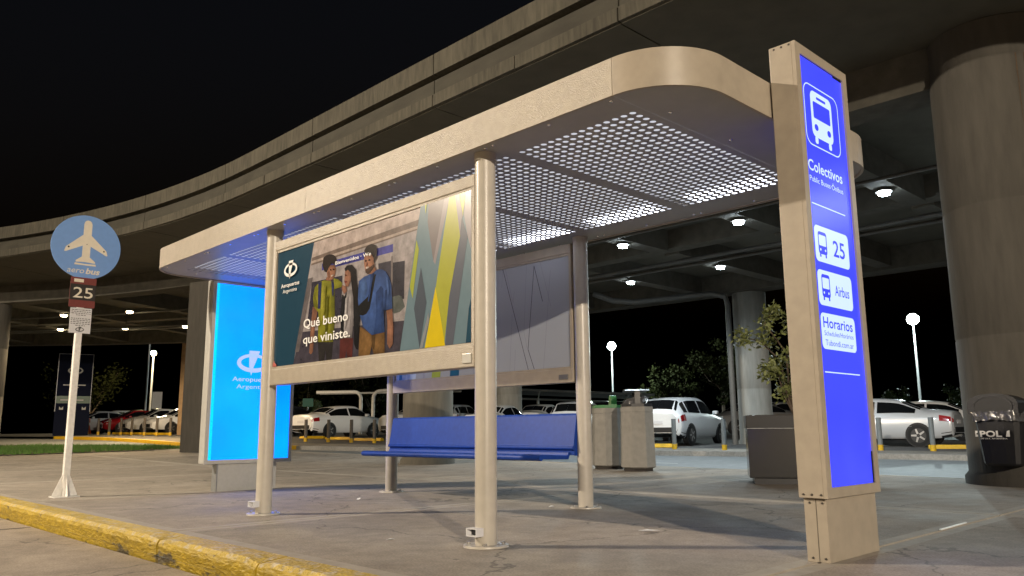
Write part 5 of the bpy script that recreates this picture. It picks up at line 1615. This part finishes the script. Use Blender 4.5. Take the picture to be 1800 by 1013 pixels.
def frame_tube(t, pts, r=.09):
    mb = MB(); mb.tube(pts, r, 8); mb.build('pipe', 'white_metal', t)
cp = thing('carport_frame', 'bent white pipe frame above the white sedan', 'carport', None, (0, 0, 0))
def bend(p, q, drop):
    """pipe from p to q, then a rounded bend and a leg down to the ground"""
    d = (Vector(q) - Vector(p)).normalized()
    pts = [Vector(p), Vector(q) - d * .35]
    for k in range(1, 6):
        a = PI / 2 * k / 5
        pts.append(Vector(q) - d * .35 + d * .35 * math.sin(a) - Vector((0, 0, .35 * (1 - math.cos(a)))))
    pts.append(Vector((q[0], q[1], drop)))
    return pts
frame_tube(cp, bend((22.0, 37.2, 2.72), (23.65, 35.6, 2.74), .45))
frame_tube(cp, bend((27.5, 31.9, 3.0), (24.1, 35.15, 2.76), .45))
frame_tube(cp, [(22.9, 38.4, 2.72), (28.4, 33.2, 2.80)], .05)
cp2 = thing('carport_frame', 'long carport of white pipes behind the bench and concrete bins', 'carport', None, (0, 0, 0))
A0, A1 = Vector((33.2, 37.45, 3.30)), Vector((41.1, 29.8, 2.78))
frame_tube(cp2, [A0, A1], .06)
off_ = Vector((2.2, 2.3, -.45))
frame_tube(cp2, [A0 + off_, A1 + off_ * .9], .06)
for k in (.12, .36, .62, .86):
    p = A0 + off_ + (A1 - A0) * k
    q = A0 + (A1 - A0) * k
    frame_tube(cp2, [p + Vector((0, 0, 0)), p + Vector((.35, .35, -.05)), p + Vector((.55, .55, -.4)), Vector((p.x + .6, p.y + .6, .6))], .08)
    frame_tube(cp2, [q, p], .04)
mb = MB()
B0, B1 = A0 + Vector((.3, .3, .07)), A1 + Vector((.3, .3, .07))
mb.add([B0, B1, B1 + off_ * .8 + Vector((0, 0, .1)), B0 + off_ * .8 + Vector((0, 0, .1))] + [v + Vector((0, 0, .03)) for v in (B0, B1, B1 + off_ * .8 + Vector((0, 0, .1)), B0 + off_ * .8 + Vector((0, 0, .1)))],
       [(0, 1, 2, 3), (4, 5, 6, 7), (0, 1, 5, 4), (1, 2, 6, 5), (2, 3, 7, 6), (3, 0, 4, 7)])
mb.build('shade_sheet', 'trim_black', cp2)

# ------------------------------------------------------------------ trees
def tree(x, y, h, w, label, seed, n=2600, leaf='leaf_far', size=.30):
    z = zg(x, y)
    t = thing('tree', label, 'tree', 'trees beyond the car park', (x, y, z))
    random.seed(seed)
    br_ = MB(); cl = []
    br_.tube([(0, 0, 0), (random.uniform(-.1, .1), .05, h * .25), (random.uniform(-.2, .2), 0, h * .5)], [.18, .14, .10], 8)
    for k in range(7):
        a = random.uniform(0, 2 * PI); b = random.uniform(.25, .5) * w
        z0 = h * random.uniform(.2, .45); z1 = h * random.uniform(.5, .92)
        e = Vector((b * math.cos(a), b * math.sin(a), z1))
        br_.tube([(0, 0, z0), e * .5 + Vector((0, 0, z0 * .35)), e], [.08, .05, .02], 6)
        cl += [(e.x, e.y, e.z, w * random.uniform(.14, .26)) for _ in range(2)]
        cl.append((e.x * .5, e.y * .5, (z0 + z1) / 2, w * .2))
    cl += [(random.uniform(-.4, .4) * w, random.uniform(-.4, .4) * w, h * random.uniform(.3, .95), w * random.uniform(.1, .22)) for _ in range(12)]
    br_.build('trunk', 'bark', t)
    lf = MB(); leaf_cloud(lf, cl, size, n, seed + 1, 1.6); lf.build('crown', leaf, t)
tree(66, 45.5, 6.0, 5.0, 'low tree behind the white crossover, left of the tall pair', 21)
tree(66.5, 40.5, 8.2, 5.5, 'tall dark tree left of the far column with the pipe', 22, 3200)
tree(63, 36.0, 7.4, 4.6, 'dark tree touching the far column with the pipe', 23)
tree(68, 48.0, 4.4, 5.0, 'small bushy tree behind the right bin', 24, 1800)
tree(43.5, 63.5, 6.2, 6.0, 'tree above the white pipe frame', 25, 2600)
tree(38, 66, 5.0, 5.0, 'smaller tree left of the pipe frame', 26, 2000)
tree(24, 80, 6.5, 7.0, 'dark tree behind the warm lamp on the left', 27, 2200)
tree(12, 84, 8.0, 9.0, 'dark tree far behind the dark sign totem', 28, 2600)
tree(2, 74, 8.5, 9.0, 'dark tree at the far left edge', 29, 2600)
def hedge(x, y, w, label, seed):
    t = thing('hedge', label, 'hedge', None, (x, y, zg(x, y)))
    cl = [(random.uniform(-w, w) * .72, random.uniform(-w, w) * -.70, random.uniform(.9, 2.05), .35) for _ in range(26)]
    lf = MB(); leaf_cloud(lf, cl, .16, 1500, seed, 1.5); lf.build('foliage', 'leaf', t)
    mb = MB(); mb.box(-.08, .08, -.08, .08, 0, 1.2); mb.build('stem', 'bark', t)
random.seed(31)
hedge(46.5, 13.6, 1.6, 'clipped bright hedge above the white car by the big column', 31)
hedge(46.5, 17.6, .8, 'small clipped bush at the foot of the right lamp post', 32)
hedge(30.5, 52.0, .8, 'small bush right of the green sign', 33)

# ------------------------------------------------------------------ litter on the pavement
def scrap(x, y, pts, label, mm='print_white'):
    random.seed(int(x * 100))
    mb = MB(); mb.keep = True
    n = len(pts)
    mb.add([(0, 0, .022)] + [(a, b, .006 + random.uniform(0, .018)) for a, b in pts], [(0, 1 + k, 1 + (k + 1) % n) for k in range(n)])
    o = mb.build('paper_scrap', mm); o.location = (x, y, 0)
    tag(o, label, 'litter', 'litter on the pavement')
scrap(4.98, 3.72, [(-.06, .045), (-.02, .02), (.02, .02), (.075, -.06), (.03, -.035), (-.01, -.03)], 'crumpled white paper scrap on the pavement right of the front post')
scrap(3.40, 4.72, [(-.02, .02), (.012, .024), (.028, -.02), (-.006, -.022)], 'small white scrap on the pavement left of the near front post')
scrap(5.9, 5.55, [(-.02, .02), (.02, .015), (.02, -.02), (-.015, -.015)], 'tiny pale scrap just left of the rear post foot')
scrap(5.15, 7.75, [(-.02, .02), (.02, .018), (.024, -.014), (-.01, -.02)], 'pale scrap between the far front post and rear post')
scrap(9.2, 7.9, [(-.025, .02), (.02, .02), (.02, -.02)], 'tiny white scrap before the concrete bins')

m = MB(); m.obox((6.78, 2.215, .006), (.30, .007, .004), 0.02); o = m.build('straw', 'print_white')
tag(o, 'long thin white stick lying along the pavement joint at the right', 'litter', 'litter on the pavement')
car(sed0, 26.5, 26.5, 25, 'car_white', 'white car deeper in the lot, behind the rear post')
car(hat0, 30.5, 24.0, 200, 'car_dark', 'dark hatchback deep in the lot behind the bench')
car(sed0, 22.6, 41.6, 186, 'car_silver', 'silver car right of the dark car, almost hidden by the far brown column')
car(hat0, 21.9, 60.0, 175, 'car_white', 'pale car behind the dark sign totem, at the end of the far row')
